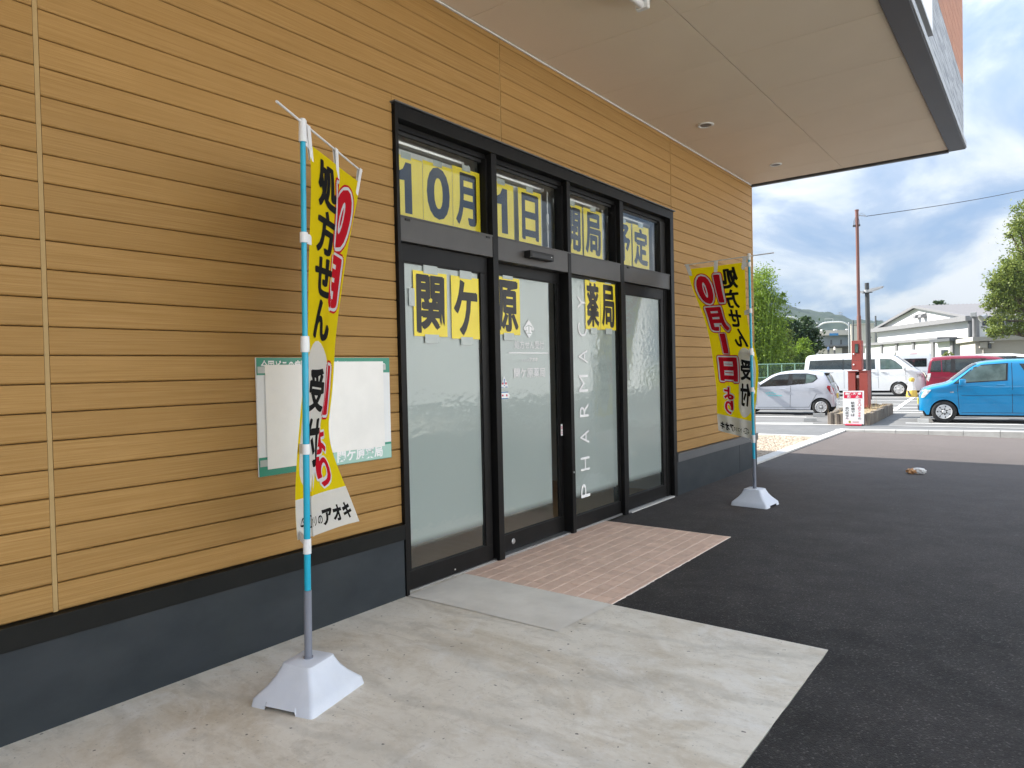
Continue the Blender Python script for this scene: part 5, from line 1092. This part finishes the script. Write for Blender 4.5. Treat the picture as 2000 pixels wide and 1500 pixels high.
# dark lamp post with flood lamps
lb = col(1697, 31, 0, 0); t_ = thing('lamp_post', 'dark grey lamp post with two flood lamps behind the red cabinet', 'lamp post', (lb.x, lb.y, 0))
lt = at(1692, 553, 31) - lb
obj('post', MB().tube([(0, 0, 0), (0, 0, lt.z * .5), (lt.x * .6, lt.y * .6, lt.z)], [0.115, 0.10, 0.088], 14), 'lamp_post', t_, smooth=True)
obj('clamp', MB().tube([(lt.x * .6, lt.y * .6, lt.z - .42), (lt.x * .6, lt.y * .6, lt.z - .30)], 0.12, 14), 'steel', t_)
fl_ = MB().prism([(0.10, -0.05), (0.62, 0.10), (0.66, 0.16), (0.62, 0.17), (0.12, 0.08)], -0.14, 0.14, lambda a, b_, h: (lt.x * .6 + a, lt.y * .6 + h - .05, lt.z - .37 + b_)); obj('flood_lamp', fl_, 'steel', t_)
fl_ = MB().prism([(-0.12, -0.06), (-0.30, 0.0), (-0.30, 0.06), (-0.12, 0.05)], -0.12, 0.12, lambda a, b_, h: (lt.x * .6 + a, lt.y * .6 + h - .05, lt.z - .40 + b_)); obj('flood_lamp', fl_, 'steel', t_)
obj('lamp_arm', MB().tube([(lt.x * .6 - .16, lt.y * .6 - .12, lt.z - .44), (lt.x * .6 + .24, lt.y * .6 - .12, lt.z - .44)], 0.02, 8), 'lamp_post', t_)
# striped cone
q = gp(1781, 775); t_ = thing('traffic_cone', 'white cone with yellow top and black and yellow striped foot beside the van', 'cone', (q.x, q.y, 0))
obj('cone', MB().lathe([(0.20, 0.30), (0.09, 0.72), (0.0, 0.74)], 18), 'cone_white', t_, smooth=True)
obj('cap', MB().lathe([(0.10, 0.70), (0.13, 0.80), (0.10, 0.88), (0.0, 0.90)], 16), 'cone_yellow', t_, smooth=True)
obj('foot', MB().lathe([(0.24, 0.0), (0.24, 0.05), (0.20, 0.31)], 18), 'cone_yellow', t_, smooth=True)
obj('stripe', MB().add([(0.262 * math.cos(a) * (1 - k * .22), 0.262 * math.sin(a) * (1 - k * .22), 0.06 + k * 0.25) for k in (0, 1) for a in [PI * 1.2 + (0.45 if k == 0 else -0.15) + d for d in (0, .18, .36, .54)]], [(0, 1, 5, 4), (1, 2, 6, 5), (2, 3, 7, 6)]), 'dark', t_)
# green mesh fence
fa = at(1440, 745, 40); fb = at(1600, 745, 48); fa.z = fb.z = 0; fd = (fb - fa); fl = fd.length; fx = fd.normalized()
t_ = thing('mesh_fence', 'pale green wire mesh fence with posts in front of the trees', 'fence', (fa.x, fa.y, 0), math.atan2(fd.y, fd.x)); FHt = 1.66; n = 6
for k in range(n + 1): obj('post', MB().tube([(fl * k / n, 0, 0), (fl * k / n, 0, FHt)], 0.035, 8), 'fence', t_)
for z in (FHt, FHt * 0.52): obj('rail', MB().tube([(0, 0, z), (fl, 0, z)], 0.028, 8), 'fence', t_)
mb = MB(); stp = 0.11; k = -FHt
while k < fl:
    for sg in (1, -1):
        x0, z0, x1, z1 = (k, 0, k + FHt, FHt) if sg > 0 else (k, FHt, k + FHt, 0)
        ts0 = max(0, -x0 / FHt); ts1 = min(1, (fl - x0) / FHt)
        if ts1 > ts0:
            A = (x0 + (x1 - x0) * ts0, z0 + (z1 - z0) * ts0); Cc = (x0 + (x1 - x0) * ts1, z0 + (z1 - z0) * ts1)
            mb.add([(A[0] - .004, 0.004 * sg, A[1]), (A[0] + .004, 0.004 * sg, A[1]), (Cc[0] + .004, 0.004 * sg, Cc[1]), (Cc[0] - .004, 0.004 * sg, Cc[1])], [(0, 1, 2, 3)])
    k += stp
o = obj('wire_mesh', mb, 'fence', t_); o['kind'] = 'stuff'

# ================================================================== BACKGROUND BUILDINGS
fr_ = Vector((CR.x, CR.y, 0)).normalized(); ff_ = Vector((CF.x, CF.y, 0)).normalized()
def zat(px, py, D): return at(px, py, D).z
# white gabled hall: origin at its near corner, local x along the gable wall, local y along the long side
HC = at(1897, 700, 60); HL = at(1715, 700, 79); hv = (HL - HC); hv.z = 0; HLn = hv.length; ha = math.atan2(hv.y, hv.x)
hall = thing('white_hall', 'white gabled hall with grey corrugated roof and grey trim across the street', 'building', (HC.x, HC.y, 0), ha)
# local +y must point to the right of the picture: the hall is built on the negative side
sgn = -1
ze = zat(1897, 627, 60); zt1 = zat(1897, 617, 60); za = zat(1797, 598, 69.5); zb = zat(1897, 655, 60); zb2 = zat(1897, 661, 60)
W2 = HLn / 2; LEN = 34
wall = MB().prism([(0, 0), (HLn, 0), (HLn, zt1), (W2, za - .12), (0, zt1)], 0, -0.3, lambda a, b_, h: (a, h, b_)); obj('wall', wall, 'hall_white', hall)
obj('wall', MB().box(0, 0.3, -0.301, -LEN, 0, zt1 - .25).box(HLn - .3, HLn, -.301, -LEN, 0, zt1 - .25), 'hall_white', hall)
def slope(x0, z0, x1, z1):
    n = int(LEN / 0.36); mb = MB(); 
    for k in range(2 * n + 1):
        y = 0.45 - (LEN + .9) * k / (2 * n); d = 0.05 if k % 2 else -0.03
        mb.v += [(x0, y, z0 + d), (x1, y, z1 + d)]
    mb.f = [(2 * k, 2 * k + 1, 2 * k + 3, 2 * k + 2) for k in range(2 * n)]; return mb
obj('roof', slope(-0.55, zt1 - 0.10, W2, za + .06), 'hall_roof', hall); obj('roof', slope(HLn + .55, zt1 - 0.10, W2, za + .06), 'hall_roof', hall)
def rake(x0, z0, x1, z1): return MB().add([(x0, .46, z0 - .20), (x1, .46, z1 - .20), (x1, .46, z1 + .02), (x0, .46, z0 + .02), (x0, .30, z0 - .20), (x1, .30, z1 - .20), (x1, .30, z1 + .02), (x0, .30, z0 + .02)], [(0, 1, 2, 3), (7, 6, 5, 4), (0, 4, 5, 1), (3, 2, 6, 7), (0, 3, 7, 4), (1, 5, 6, 2)])
obj('rake_trim', rake(-0.5, zt1 - .06, W2, za + .04), 'hall_grey', hall); obj('rake_trim', rake(HLn + .5, zt1 - .06, W2, za + .04), 'hall_grey', hall)
obj('eave_trim', MB().box(-0.6, HLn + .8, 0.002, 0.75, ze, ze + 0.42), 'hall_grey', hall)
obj('corner_post', MB().box(-0.35, 0.15, -0.5, 0.16, 0, zt1 - .1), 'hall_grey', hall); obj('downpipe', MB().tube([(-0.42, 0.3, 0), (-0.42, 0.3, ze - .1)], 0.16, 10), 'hall_dark', hall)
obj('canopy_roof', MB().box(2.2, HLn + .5, 0.002, 1.7, zb2, zb2 + .26), 'hall_grey', hall); obj('porch_roof', MB().box(-0.5, 3.0, 0.003, 2.0, zb2 - .18, zb2 + .06), 'hall_dark', hall)
obj('annex_wall', MB().box(0.2, HLn, 0.004, 1.35, 0, zb2 - .001), 'hall_white', hall)
for px in (1862, 1824, 1786, 1753, 1724):
    lo, hi = 0.0, HLn
    for _ in range(40):
        m_ = (lo + hi) / 2; q = HC + hv.normalized() * m_ + Vector((-hv.y, hv.x, 0)).normalized() * 1.35; d = q - CAM; ppx = 1000 + FPX * d.dot(CR) / d.dot(CF)
        if ppx > px: lo = m_
        else: hi = m_
    obj('column', MB().box(m_ - .22, m_ + .22, 1.36, 1.52, 0, zb2 - .002), 'hall_grey', hall)
wn = obj('window', MB().box(1.0, 2.2, 1.352, 1.40, zat(1880, 693, 59), zat(1880, 681, 59)), 'hall_grey', hall); z0_, z1_ = zat(1880, 692, 59), zat(1880, 682, 59)
for k in (0, 1): obj('pane', MB().box(1.06 + k * .56, 1.58 + k * .56, 1.402, 1.415, z0_, z1_), 'car_glass', wn)
for px in (1790, 1804):
    D_ = 69.5; q0 = (W2 - 0.3) if px == 1790 else (W2 - 1.5); zz = zat(px, 622, 69)
    obj('vent_hood', MB().prism([(0.0, 0.0), (0.0, 0.45), (0.5, 0.30), (0.55, 0.05), (0.35, 0.0)], -0.3, 0.3, lambda a, b_, h: (q0 + h, 0.003 + a, zz + b_)), 'hall_grey', hall)
# long side: clerestory windows and cross bracing
zc0, zc1 = zat(1925, 634, 58), zat(1925, 624, 58)
for k in range(9):
    y0 = -0.9 - k * 0.62; wn = obj('window', MB().box(-0.06, -0.002, y0, y0 - .52, zc0, zc1), 'hall_grey', hall); obj('pane', MB().box(-0.075, -0.062, y0 - .04, y0 - .48, zc0 + .04, zc1 - .04), 'car_glass', wn)
obj('eave_soffit', MB().box(-0.40, -0.002, -0.55, -LEN, zc1 + .10, zc1 + .35), 'hall_dark', hall)
zl = zat(1925, 664, 58)
for k in range(3):
    ya, yb = -0.8 - k * 5.2, -5.6 - k * 5.2; zm = (zl + zc0) / 2 - .05; ym = (ya + yb) / 2
    for (p, q) in (((ya, zl), (yb, zc0 - .1)), ((yb, zl), (ya, zc0 - .1))): obj('brace', MB().tube([(-0.10, p[0], p[1]), (-0.10, q[0], q[1])], 0.045, 6), 'hall_dark', hall)
    obj('brace_plate', MB().box(-0.16, -0.03, ym - .25, ym + .25, zm - .2, zm + .2), 'hall_dark', hall); obj('column', MB().box(-0.2, -0.003, yb - .2, yb - .6, 0, zc0 - .05), 'hall_grey', hall)
# flood light on its own mast before the hall
lb = col(1904, 54, 0, 0); tz = zat(1904, 619, 54); t_ = thing('floodlight_mast', 'grey mast with white floodlights at the corner of the white hall', 'lamp post', (lb.x, lb.y, 0))
obj('mast', MB().tube([(0, 0, 0), (0, 0, tz)], 0.14, 10), 'hall_grey', t_, smooth=True)
obj('flood_lamp', MB().box(-.25, .15, -.25, .15, tz, tz + .35, 0.03), 'steel', t_); q_ = fr_ * 0.45; obj('flood_lamp', MB().tube([q_ + Vector((0, 0, tz - .15)) - ff_ * .1, q_ + Vector((0, 0, tz + .10)) + fr_ * .5], [0.28, 0.10], 10), 'steel', t_)
# low beige building on the right
GA = at(1905, 700, 53); GB = at(2150, 700, 50); gv = GB - GA; gv.z = 0; ga = math.atan2(gv.y, gv.x); zg = zat(1990, 664, 52)
gar = thing('beige_building', 'low flat roofed beige building beside the white hall', 'building', (GA.x, GA.y, 0), ga)
obj('wall', MB().box(0, gv.length, 0, 6, 0, zg), 'beige_wall', gar); obj('roof_slab', MB().box(-0.25, gv.length + .3, -0.55, 6.3, zg, zg + .32), 'beige_wall', gar)
obj('doorway', MB().box(3.35, 4.7, -0.03, 0.0, 0, zat(1995, 678, 52)), 'hall_dark', gar); obj('door', MB().box(3.45, 4.6, -0.06, -0.032, 0, zat(1995, 680, 52)), 'hall_white', gar); obj('door_sign', MB().box(3.55, 4.5, -0.075, -0.062, zat(1998, 688, 52), zat(1998, 681, 52)), 'orange_sign', gar)
q = zat(1915, 676, 53); obj('meter_box', MB().box(0.25, 0.75, -0.22, -0.001, q - .15, q + .3, 0.02), 'beige_wall', gar); obj('meter_box', MB().box(0.80, 1.0, -0.2, -0.001, q - .2, q + .15, 0.02), 'hall_dark', gar)
obj('wall_lamp', MB().box(0.85, 1.15, -0.30, -0.001, q + .2, q + .30, 0.02), 'white_plastic', gar); obj('pipe', MB().tube([(0.5, -.08, q - .15), (0.5, -.08, q - .6), (0.35, -.08, q - .9)], 0.05, 8), 'beige_wall', gar)
# railway station and box building in the middle distance
DS = 150
def wallbox(px0, px1, py0, py1, D, dep): a = at(px0, py1, D); c = at(px1, py1, D); return a, c, zat((px0 + px1) / 2, py0, D)
SA = at(1570, 700, DS); t_ = thing('station', 'grey blue railway station with a cream roof band behind the parked cars', 'building', (SA.x, SA.y, 0), math.atan2(fr_.y, fr_.x))
sx = lambda px: (px - 1570) * DS / FPX
zs = lambda py: zat(1620, py, DS)
obj('wall', MB().box(sx(1584), sx(1664), 0, 8, zs(676), zs(655)), 'bluegrey_wall', t_); obj('roof_band', MB().box(sx(1573), sx(1666), -0.8, 8.5, zs(655), zs(645.5)), 'cream_wall', t_)
obj('lower_wall', MB().box(sx(1588), sx(1664), 0.8, 8, -0.5, zs(676.2)), 'log', t_); obj('ledge', MB().box(sx(1586), sx(1662), -0.35, -0.001, zs(677), zs(674)), 'hall_grey', t_)
for px in (1602, 1624, 1643): obj('window', MB().box(sx(px) - .18, sx(px) + .18, -0.05, -0.001, zs(673), zs(664)), 'hall_dark', t_)
obj('sign', MB().box(sx(1617), sx(1634), -0.95, -0.801, zs(656), zs(651.5)), 'sign_blue', t_); obj('partition', MB().box(sx(1596), sx(1646), 0.3, 0.6, -0.5, zs(680)), 'cream_wall', t_)
for px in (1580, 1606, 1631, 1655): obj('roof_light', MB().box(sx(px) - .3, sx(px) + .3, -0.5, 0, zs(645.4), zs(643.5)), 'white_plastic', t_)
a = at(1663, 700, 135); t_ = thing('box_building', 'plain cream block building behind the brown pole', 'building', (a.x, a.y, 0), math.atan2(fr_.y, fr_.x) - .44)
zz = zat(1680, 634, 135); obj('wall', MB().box(0, 3.9, 0, 9, 0, zz), 'cream_wall', t_); obj('roof', MB().box(-.1, 4.0, -.1, 9.1, zz, zz + .15), 'cream_wall', t_); obj('vent', MB().box(2.9, 3.5, -.06, -.001, zz - 2.6, zz - 2.45), 'hall_dark', t_)
obj('extension_wall', MB().box(3.91, 8.0, 1.0, 8, 0, zz - .5), 'cream_wall', t_)
def gantry(label, pl, pr, D, ytop, ybase=700, grp='railway gantries behind the parked cars'):
    a = at(pl[0], ybase, D); a.z = 0; t_ = thing('railway_gantry', label, 'gantry', a, 0, grp)
    L_ = at(pl[0], pl[1], D) - a; R_ = at(pr[0], pr[1], D) - a; Lb = Vector((L_.x, L_.y, 0)); Rb = Vector((R_.x, R_.y, 0)); pts = []
    for k in range(13):
        t = k / 12; q = L_.lerp(R_, t); rise = (at((pl[0] + pr[0]) / 2, ytop, D).z - a.z - (L_.z + R_.z) / 2); f = 1 - abs(2 * t - 1) ** 4; pts.append(q + Vector((0, 0, rise * f)))
    obj('arch', MB().tube(pts, 0.15, 8), 'white_plastic', t_); obj('post', MB().tube([Lb, L_ + Vector((0, 0, 1.1))], 0.16, 8), 'steel', t_); obj('post', MB().tube([Rb, R_ + Vector((0, 0, .8))], 0.16, 8), 'steel', t_)
    m_ = L_.lerp(R_, .25); m2 = L_.lerp(R_, .5); tz = at(pl[0], ytop - 6, D).z - a.z
    obj('wire_frame', MB().tube([m_ + Vector((0, 0, .8)), Vector((m_.x, m_.y, tz)), Vector((m2.x, m2.y, tz)), m2 + Vector((0, 0, .8))], 0.06, 6), 'steel', t_)
gantry('white arched railway gantry before the station roof', (1596, 640), (1658, 637), 145, 629)
gantry('white arched railway gantry half hidden by the trees, farther left', (1500, 630), (1562, 628), 140, 619)
def upole(px, py, D, label):
    b_ = at(px, 700, D); b_.z = 0; zt = zat(px, py, D); t_ = thing('utility_pole', label, 'pole', b_, 0, 'utility poles behind the car park')
    obj('post', MB().tube([(0, 0, 0), (0, 0, zt)], 0.13, 8), 'hall_dark', t_); obj('crossarm', MB().tube([tuple(fr_ * .1 + Vector((0, 0, zt - .8))), tuple(fr_ * 1.1 + Vector((0, 0, zt - .8)))], 0.06, 6), 'hall_dark', t_)
upole(1711, 617, 110, 'slim dark utility pole at the left end of the white hall'); upole(1667, 626, 120, 'slim dark utility pole just left of the brown pole')
# people waiting by the station
def person(px, py, D, label, top, legs, turn):
    b_ = at(px, py, D); t_ = thing('person', label, 'person', b_, turn, 'people waiting by the station'); Vs = [(0, 0, .92), (0, 0, 1.15), (0, 0, 1.38), (0, -.01, 1.48), (0, -.02, 1.58), (0, -.02, 1.70), (-.19, 0, 1.38), (-.24, .02, 1.12), (-.22, -.10, .90), (.19, 0, 1.38), (.24, .02, 1.12), (.23, -.05, .86), (-.09, 0, .88), (-.10, -.02, .48), (-.10, .02, .06), (-.10, -.13, .03), (.09, 0, .88), (.11, .03, .48), (.10, .04, .06), (.10, -.11, .03)]
    E_ = [(0, 1), (1, 2), (2, 3), (3, 4), (4, 5), (2, 6), (6, 7), (7, 8), (2, 9), (9, 10), (10, 11), (0, 12), (12, 13), (13, 14), (14, 15), (0, 16), (16, 17), (17, 18), (18, 19)]
    rad = [.15, .15, .16, .06, .10, .09, .065, .05, .04, .065, .05, .04, .10, .065, .045, .04, .10, .065, .045, .04]
    me = bpy.data.meshes.new('body'); me.from_pydata(Vs, E_, []); o = bpy.data.objects.new('body', me); COL.objects.link(o); o.parent = t_
    md = o.modifiers.new('skin', 'SKIN'); sk = me.skin_vertices[0].data
    for i, r_ in enumerate(rad): sk[i].radius = (r_, r_ * .8)
    sk[0].use_root = True; o.modifiers.new('sub', 'SUBSURF').levels = 1
    me.materials.append(MT[top])
    obj('hair', MB().lathe([(0.0, 1.80), (.07, 1.78), (.105, 1.70), (.10, 1.62), (0.0, 1.62)], 12, 'z', (0, .015, 0)), 'dark', t_)
    obj('trousers', MB().tube([(-.09, 0, .93), (-.10, -.02, .48), (-.10, .02, .09)], [.125, .085, .065], 10).tube([(.09, 0, .93), (.11, .03, .48), (.10, .04, .09)], [.125, .085, .065], 10), legs, t_)
person(1618, 692, 146, 'person in a blue shirt standing before the station wall', 'cloth_blue', 'cloth_dark', 0.4)
person(1630, 692, 146, 'person in pale clothes standing to the right of the blue shirt', 'cloth_pale', 'cloth_dark', -0.5)
# unseen long store across the forecourt, added for sunlit bounce and for glass reflections
st_ = thing('unseen_store', 'unseen white panelled store, added opposite the pharmacy for bounced light and door reflections', 'building', (21.0, -16.0, 0))
obj('wall', MB().box(0.02, 12, 0, 66, 0, 7.4), 'hall_white', st_); obj('coping', MB().box(-.1, 12.1, -.1, 66.1, 7.4, 7.6), 'hall_grey', st_)
for k in range(11):
    for j in range(2): obj('panel', MB().box(-0.02, 0.019, k * 6 + .03, k * 6 + 5.97, 0.3 + j * 3.55, 0.3 + j * 3.55 + 3.5), 'hall_white', st_)
sheet('bounce_apron', [(10.5, -30), (60, -30), (60, 14.0), (10.5, 17.35)], 0.0, 'concrete')  # unseen pale concrete, added to bounce sun onto wall and soffit
sheet('pavement_strip', [(-0.02, -30), (10.5, -30), (10.5, -10), (-0.02, -10)], 0.0, 'concrete')

# ================================================================== HILLS
def hill(name, pts, D, near, base_z=0.0, n=220, m=46, amp=3.0):
    from mathutils import noise as mnoise
    xs = np.array([p[0] for p in pts]); ys = np.array([p[1] for p in pts]); mb = MB()
    for j in range(m + 1):
        for i in range(n + 1):
            px = xs[0] + (xs[-1] - xs[0]) * i / n; top = at(px, float(np.interp(px, xs, ys)), D); t = j / m; d_ = near + (D - near) * t if t <= 0.85 else D + (t - .85) * 900
            q = at(px, 700, d_); hgt = (top.z) * (math.sin(min(t / 0.85, 1) * PI / 2) ** 1.3) if t <= 0.85 else top.z * (1 - (t - .85) / .15)
            k = mnoise.fractal(Vector((q.x, q.y, 0)) * 0.045, 0.7, 2.0, 5) * amp * min(1, t * 4); k2 = mnoise.noise(Vector((q.x * .011, q.y * .011, 5))) * amp * 2.4 * min(1, t * 3) * (0 if t > .8 and t <= .86 else 1)
            mb.v.append((q.x, q.y, max(base_z - 1, hgt + k + k2 * 0.5)))
    mb.f = [(j * (n + 1) + i, j * (n + 1) + i + 1, (j + 1) * (n + 1) + i + 1, (j + 1) * (n + 1) + i) for j in range(m) for i in range(n)]
    o = obj(name, mb, 'hill', smooth=True); o['kind'] = 'structure'; return o
hill('hill', [(1150, 575), (1300, 578), (1420, 588), (1500, 598), (1532, 606), (1550, 612), (1575, 615), (1600, 621), (1640, 626), (1665, 633), (1700, 637), (1760, 643), (1850, 655), (2000, 672), (2200, 690)], 640, 330)
PY = at(1641, 627, 600); t_ = thing('pylon', 'distant lattice power pylon standing on the wooded hill', 'pylon', (PY.x, PY.y, PY.z - 3)); hp = zat(1641, 609, 600) - PY.z + 3
mb = MB()
for sx_, sy_ in ((-1, -1), (1, -1), (1, 1), (-1, 1)): mb.tube([(sx_ * 1.6, sy_ * 1.6, 0), (sx_ * .5, sy_ * .5, hp)], 0.16, 5)
obj('tower', mb, 'steel', t_)
for k, zf in enumerate((0.62, 0.78, 0.94)): obj('crossarm', MB().tube([tuple(fr_ * -2.4 + Vector((0, 0, hp * zf))), tuple(fr_ * 2.4 + Vector((0, 0, hp * zf)))], 0.2, 5), 'steel', t_)

# ================================================================== TREES
def leaves(blobs, n, size, mname, parent, name='crown', clump=26, droop=0.0, up=0.25, aspect=2.0):
    """leaf blades gathered in clumps near the surface and inside each lobe"""
    tot = sum(b[1][0] * b[1][1] for b in blobs); V = []; 
    for c, rad in blobs:
        k = max(3, int(n * rad[0] * rad[1] / tot / clump)); c = np.array(c)
        d = RNG.normal(size=(k, 3)); d /= np.linalg.norm(d, axis=1, keepdims=True); rr = RNG.uniform(0.25, 1.0, (k, 1)) ** 0.5 * (1 + 0.10 * RNG.normal(size=(k, 1)))
        cc = c + d * np.array(rad) * rr
        for q, dd in zip(cc, d):
            cl = RNG.uniform(0.7, 1.4) * min(size * 2.3, 0.30 * rad[0]); p = q + RNG.normal(size=(clump, 3)) * cl * np.array([1, 1, .7]); p[:, 2] -= droop * np.abs(RNG.normal(size=clump)) * cl
            ax = dd + RNG.normal(size=(clump, 3)) * 0.9; ax[:, 2] += up - droop; ax /= np.linalg.norm(ax, axis=1, keepdims=True)
            si = np.cross(ax, RNG.normal(size=(clump, 3))); si /= np.linalg.norm(si, axis=1, keepdims=True) + 1e-9
            s_ = size * RNG.uniform(0.6, 1.35, (clump, 1)); a = ax * s_; w_ = si * s_ / aspect
            V.append(np.stack([p - a * .5, p + w_ * .5, p + a * .5, p - w_ * .5], 1).reshape(-1, 3))
    V = np.concatenate(V); nq = len(V) // 4; me = bpy.data.meshes.new(name); me.vertices.add(len(V)); me.vertices.foreach_set('co', V.astype(np.float32).ravel())
    me.loops.add(nq * 4); me.loops.foreach_set('vertex_index', np.arange(nq * 4, dtype=np.int32)); me.polygons.add(nq); me.polygons.foreach_set('loop_start', np.arange(0, nq * 4, 4, dtype=np.int32)); me.update(calc_edges=True); me.validate(); me.materials.append(MT[mname])
    return link(name, me, parent)
def tree(name, label, base, blobs, n, size, mname, trunk_r, group=None, droop=0.0, up=0.25, limbs=True, aspect=2.0, cat='tree', clump=26):
    t_ = thing(name, label, cat, base, 0, group); b0 = Vector(base); loc = [(tuple(Vector(c) - b0), r_) for c, r_ in blobs]; leaves(loc, n, size, mname, t_, droop=droop, up=up, aspect=aspect, clump=clump)
    if trunk_r:
        topz = max(c[2] for c, r_ in loc); cx = sum(c[0] for c, r_ in loc) / len(loc); cy = sum(c[1] for c, r_ in loc) / len(loc)
        mb = MB().tube([(0, 0, -0.1), (cx * .1, cy * .1, topz * .3), (cx * .4, cy * .4, topz * .6), (cx * .7, cy * .7, topz * .95)], [trunk_r, trunk_r * .8, trunk_r * .5, trunk_r * .15], 9)
        obj('trunk', mb, 'bark', t_, smooth=True)
        if limbs:
            for c, r_ in loc:
                h = topz * random.uniform(.22, .5); st = Vector((cx * .25, cy * .25, h)); obj('limb', MB().tube([st, st.lerp(Vector(c), .55) + Vector((0, 0, r_[2] * .15)), Vector(c)], [trunk_r * .4, trunk_r * .25, trunk_r * .07], 6), 'bark', t_)
    return t_
def pb_(px, py, rpx, D, sq=1.0): r_ = rpx * D / FPX; return (tuple(at(px, py, D)), (r_, r_, r_ * sq))
def base_(px, D): q = at(px, 700, D); return (q.x, q.y, 0)
GT = 'trees beyond the car park'
tree('bamboo_clump', 'bright green feathery bamboo rising behind the far corner of the wall', base_(1478, 50),
     [pb_(1490, 540, 22, 50, 1.2), pb_(1478, 580, 30, 50, 1.2), pb_(1504, 590, 24, 50), pb_(1515, 628, 20, 50), pb_(1526, 590, 9, 50, 1.5), pb_(1532, 575, 5, 50, 1.3), pb_(1488, 640, 34, 50), pb_(1520, 668, 20, 50), pb_(1460, 620, 40, 51), pb_(1450, 560, 36, 52), pb_(1500, 690, 34, 50), pb_(1420, 640, 60, 52)], 30000, 0.23, 'leaf_bamboo', 0.0, GT, droop=0.55, up=0.0, aspect=3.6)
bam = bpy.data.objects['bamboo_clump']
for k in range(16):
    a = Vector((random.uniform(-2.4, 1.2), random.uniform(-.6, .6), 0)); h = random.uniform(5.4, 9.0); l_ = Vector((random.uniform(-.2, 1.0), random.uniform(-.5, .5), 0)); obj('culm', MB().tube([a, a + l_ * .15 + Vector((0, 0, h * .5)), a + l_ * .5 + Vector((0, 0, h * .85)), a + l_ + Vector((0, 0, h * .97))], [0.05, 0.045, 0.03, 0.01], 6), 'leaf_lime', bam)
tree('dark_tree', 'dark evergreen tree between the bamboo and the station', base_(1560, 57), [pb_(1556, 645, 24, 57), pb_(1574, 655, 20, 57), pb_(1583, 675, 16, 57), pb_(1560, 680, 30, 57), pb_(1540, 660, 26, 57), pb_(1575, 630, 10, 57), pb_(1520, 690, 34, 57), pb_(1485, 690, 36, 57), pb_(1500, 655, 40, 58), pb_(1550, 715, 30, 56)], 15000, 0.31, 'leaf_dark', 0.22, GT)
tree('young_tree', 'light green young tree in front of the dark evergreen, over the fence', base_(1565, 53), [pb_(1566, 682, 14, 53), pb_(1572, 668, 8, 53), pb_(1558, 695, 16, 53), pb_(1578, 694, 10, 53)], 2600, 0.24, 'leaf_lime', 0.08, GT, droop=0.2, aspect=2.6)
tree('olive_tree', 'yellowish tree drooping between the bamboo and the dark evergreen', base_(1536, 52), [pb_(1536, 664, 13, 52), pb_(1542, 650, 9, 52), pb_(1532, 690, 14, 52)], 1800, 0.21, 'leaf_oak', 0.07, GT, droop=0.4, aspect=3)
tree('oak_tree', 'large evergreen oak with dense glossy leaves at the right edge', base_(2075, 46),
     [pb_(2004, 415, 20, 46, 1.2), pb_(1990, 445, 14, 46), pb_(1974, 458, 9, 46, .6), pb_(2020, 450, 34, 46.5), pb_(2004, 490, 22, 46), pb_(1978, 518, 19, 46), pb_(1958, 548, 22, 46), pb_(1946, 572, 17, 46), pb_(1985, 558, 28, 46), pb_(2020, 540, 45, 47), pb_(1960, 596, 22, 46), pb_(1990, 600, 24, 46.5), pb_(1948, 624, 14, 46), pb_(1940, 645, 13, 46, .7), pb_(1962, 645, 14, 46, .8), pb_(1992, 640, 16, 46), pb_(2040, 600, 45, 47), pb_(2060, 480, 60, 48), pb_(2080, 560, 70, 49), pb_(1936, 596, 12, 46), pb_(1942, 556, 12, 46), pb_(1968, 530, 14, 46), pb_(1936, 652, 10, 46, .7)], 52000, 0.17, 'leaf_oak', 0.42, GT, up=0.1)
tree('conifer', 'small dark tree peeking over the ridge of the white hall', base_(1836, 100), [pb_(1830, 591, 5, 100, 1.5), pb_(1841, 592, 5, 100, 1.4), pb_(1836, 602, 11, 100), pb_(1836, 630, 16, 100), pb_(1836, 655, 16, 100)], 3600, 0.40, 'leaf_dark', 0.25, GT, up=0.7)
tree('shrub', 'small low shrub at the foot of the white hall', base_(1850, 55), [pb_(1847, 692, 5, 55), pb_(1856, 693, 5, 55)], 260, 0.13, 'leaf_oak', 0.0, None, cat='shrub')
# weeds behind the fence
wb_ = []
for k in range(26): px = random.uniform(1430, 1600); wb_.append(pb_(px, random.uniform(705, 742), random.uniform(7, 14), random.uniform(49, 53), 0.9))
wd_ = leaves(wb_, 7000, 0.20, 'leaf_weed', None, name='undergrowth', droop=0.1); wd_['kind'] = 'stuff'

# thin summer haze over everything, paling the far hill
hz = bpy.data.materials.new('thin haze'); hz.use_nodes = True; t = hz.node_tree; t.nodes.clear(); o_ = nn(t, 'ShaderNodeOutputMaterial'); pv = nn(t, 'ShaderNodeVolumePrincipled')
pv.inputs['Density'].default_value = 0.00016; pv.inputs['Color'].default_value = (0.62, 0.82, 1.0, 1); pv.inputs['Anisotropy'].default_value = 0.2; lk(t, pv.outputs[0], o_.inputs['Volume'])
MT['haze'] = hz
o = obj('haze', MB().box(-920, 920, -720, 1170, -1.03, 125), 'haze'); o['kind'] = 'stuff'
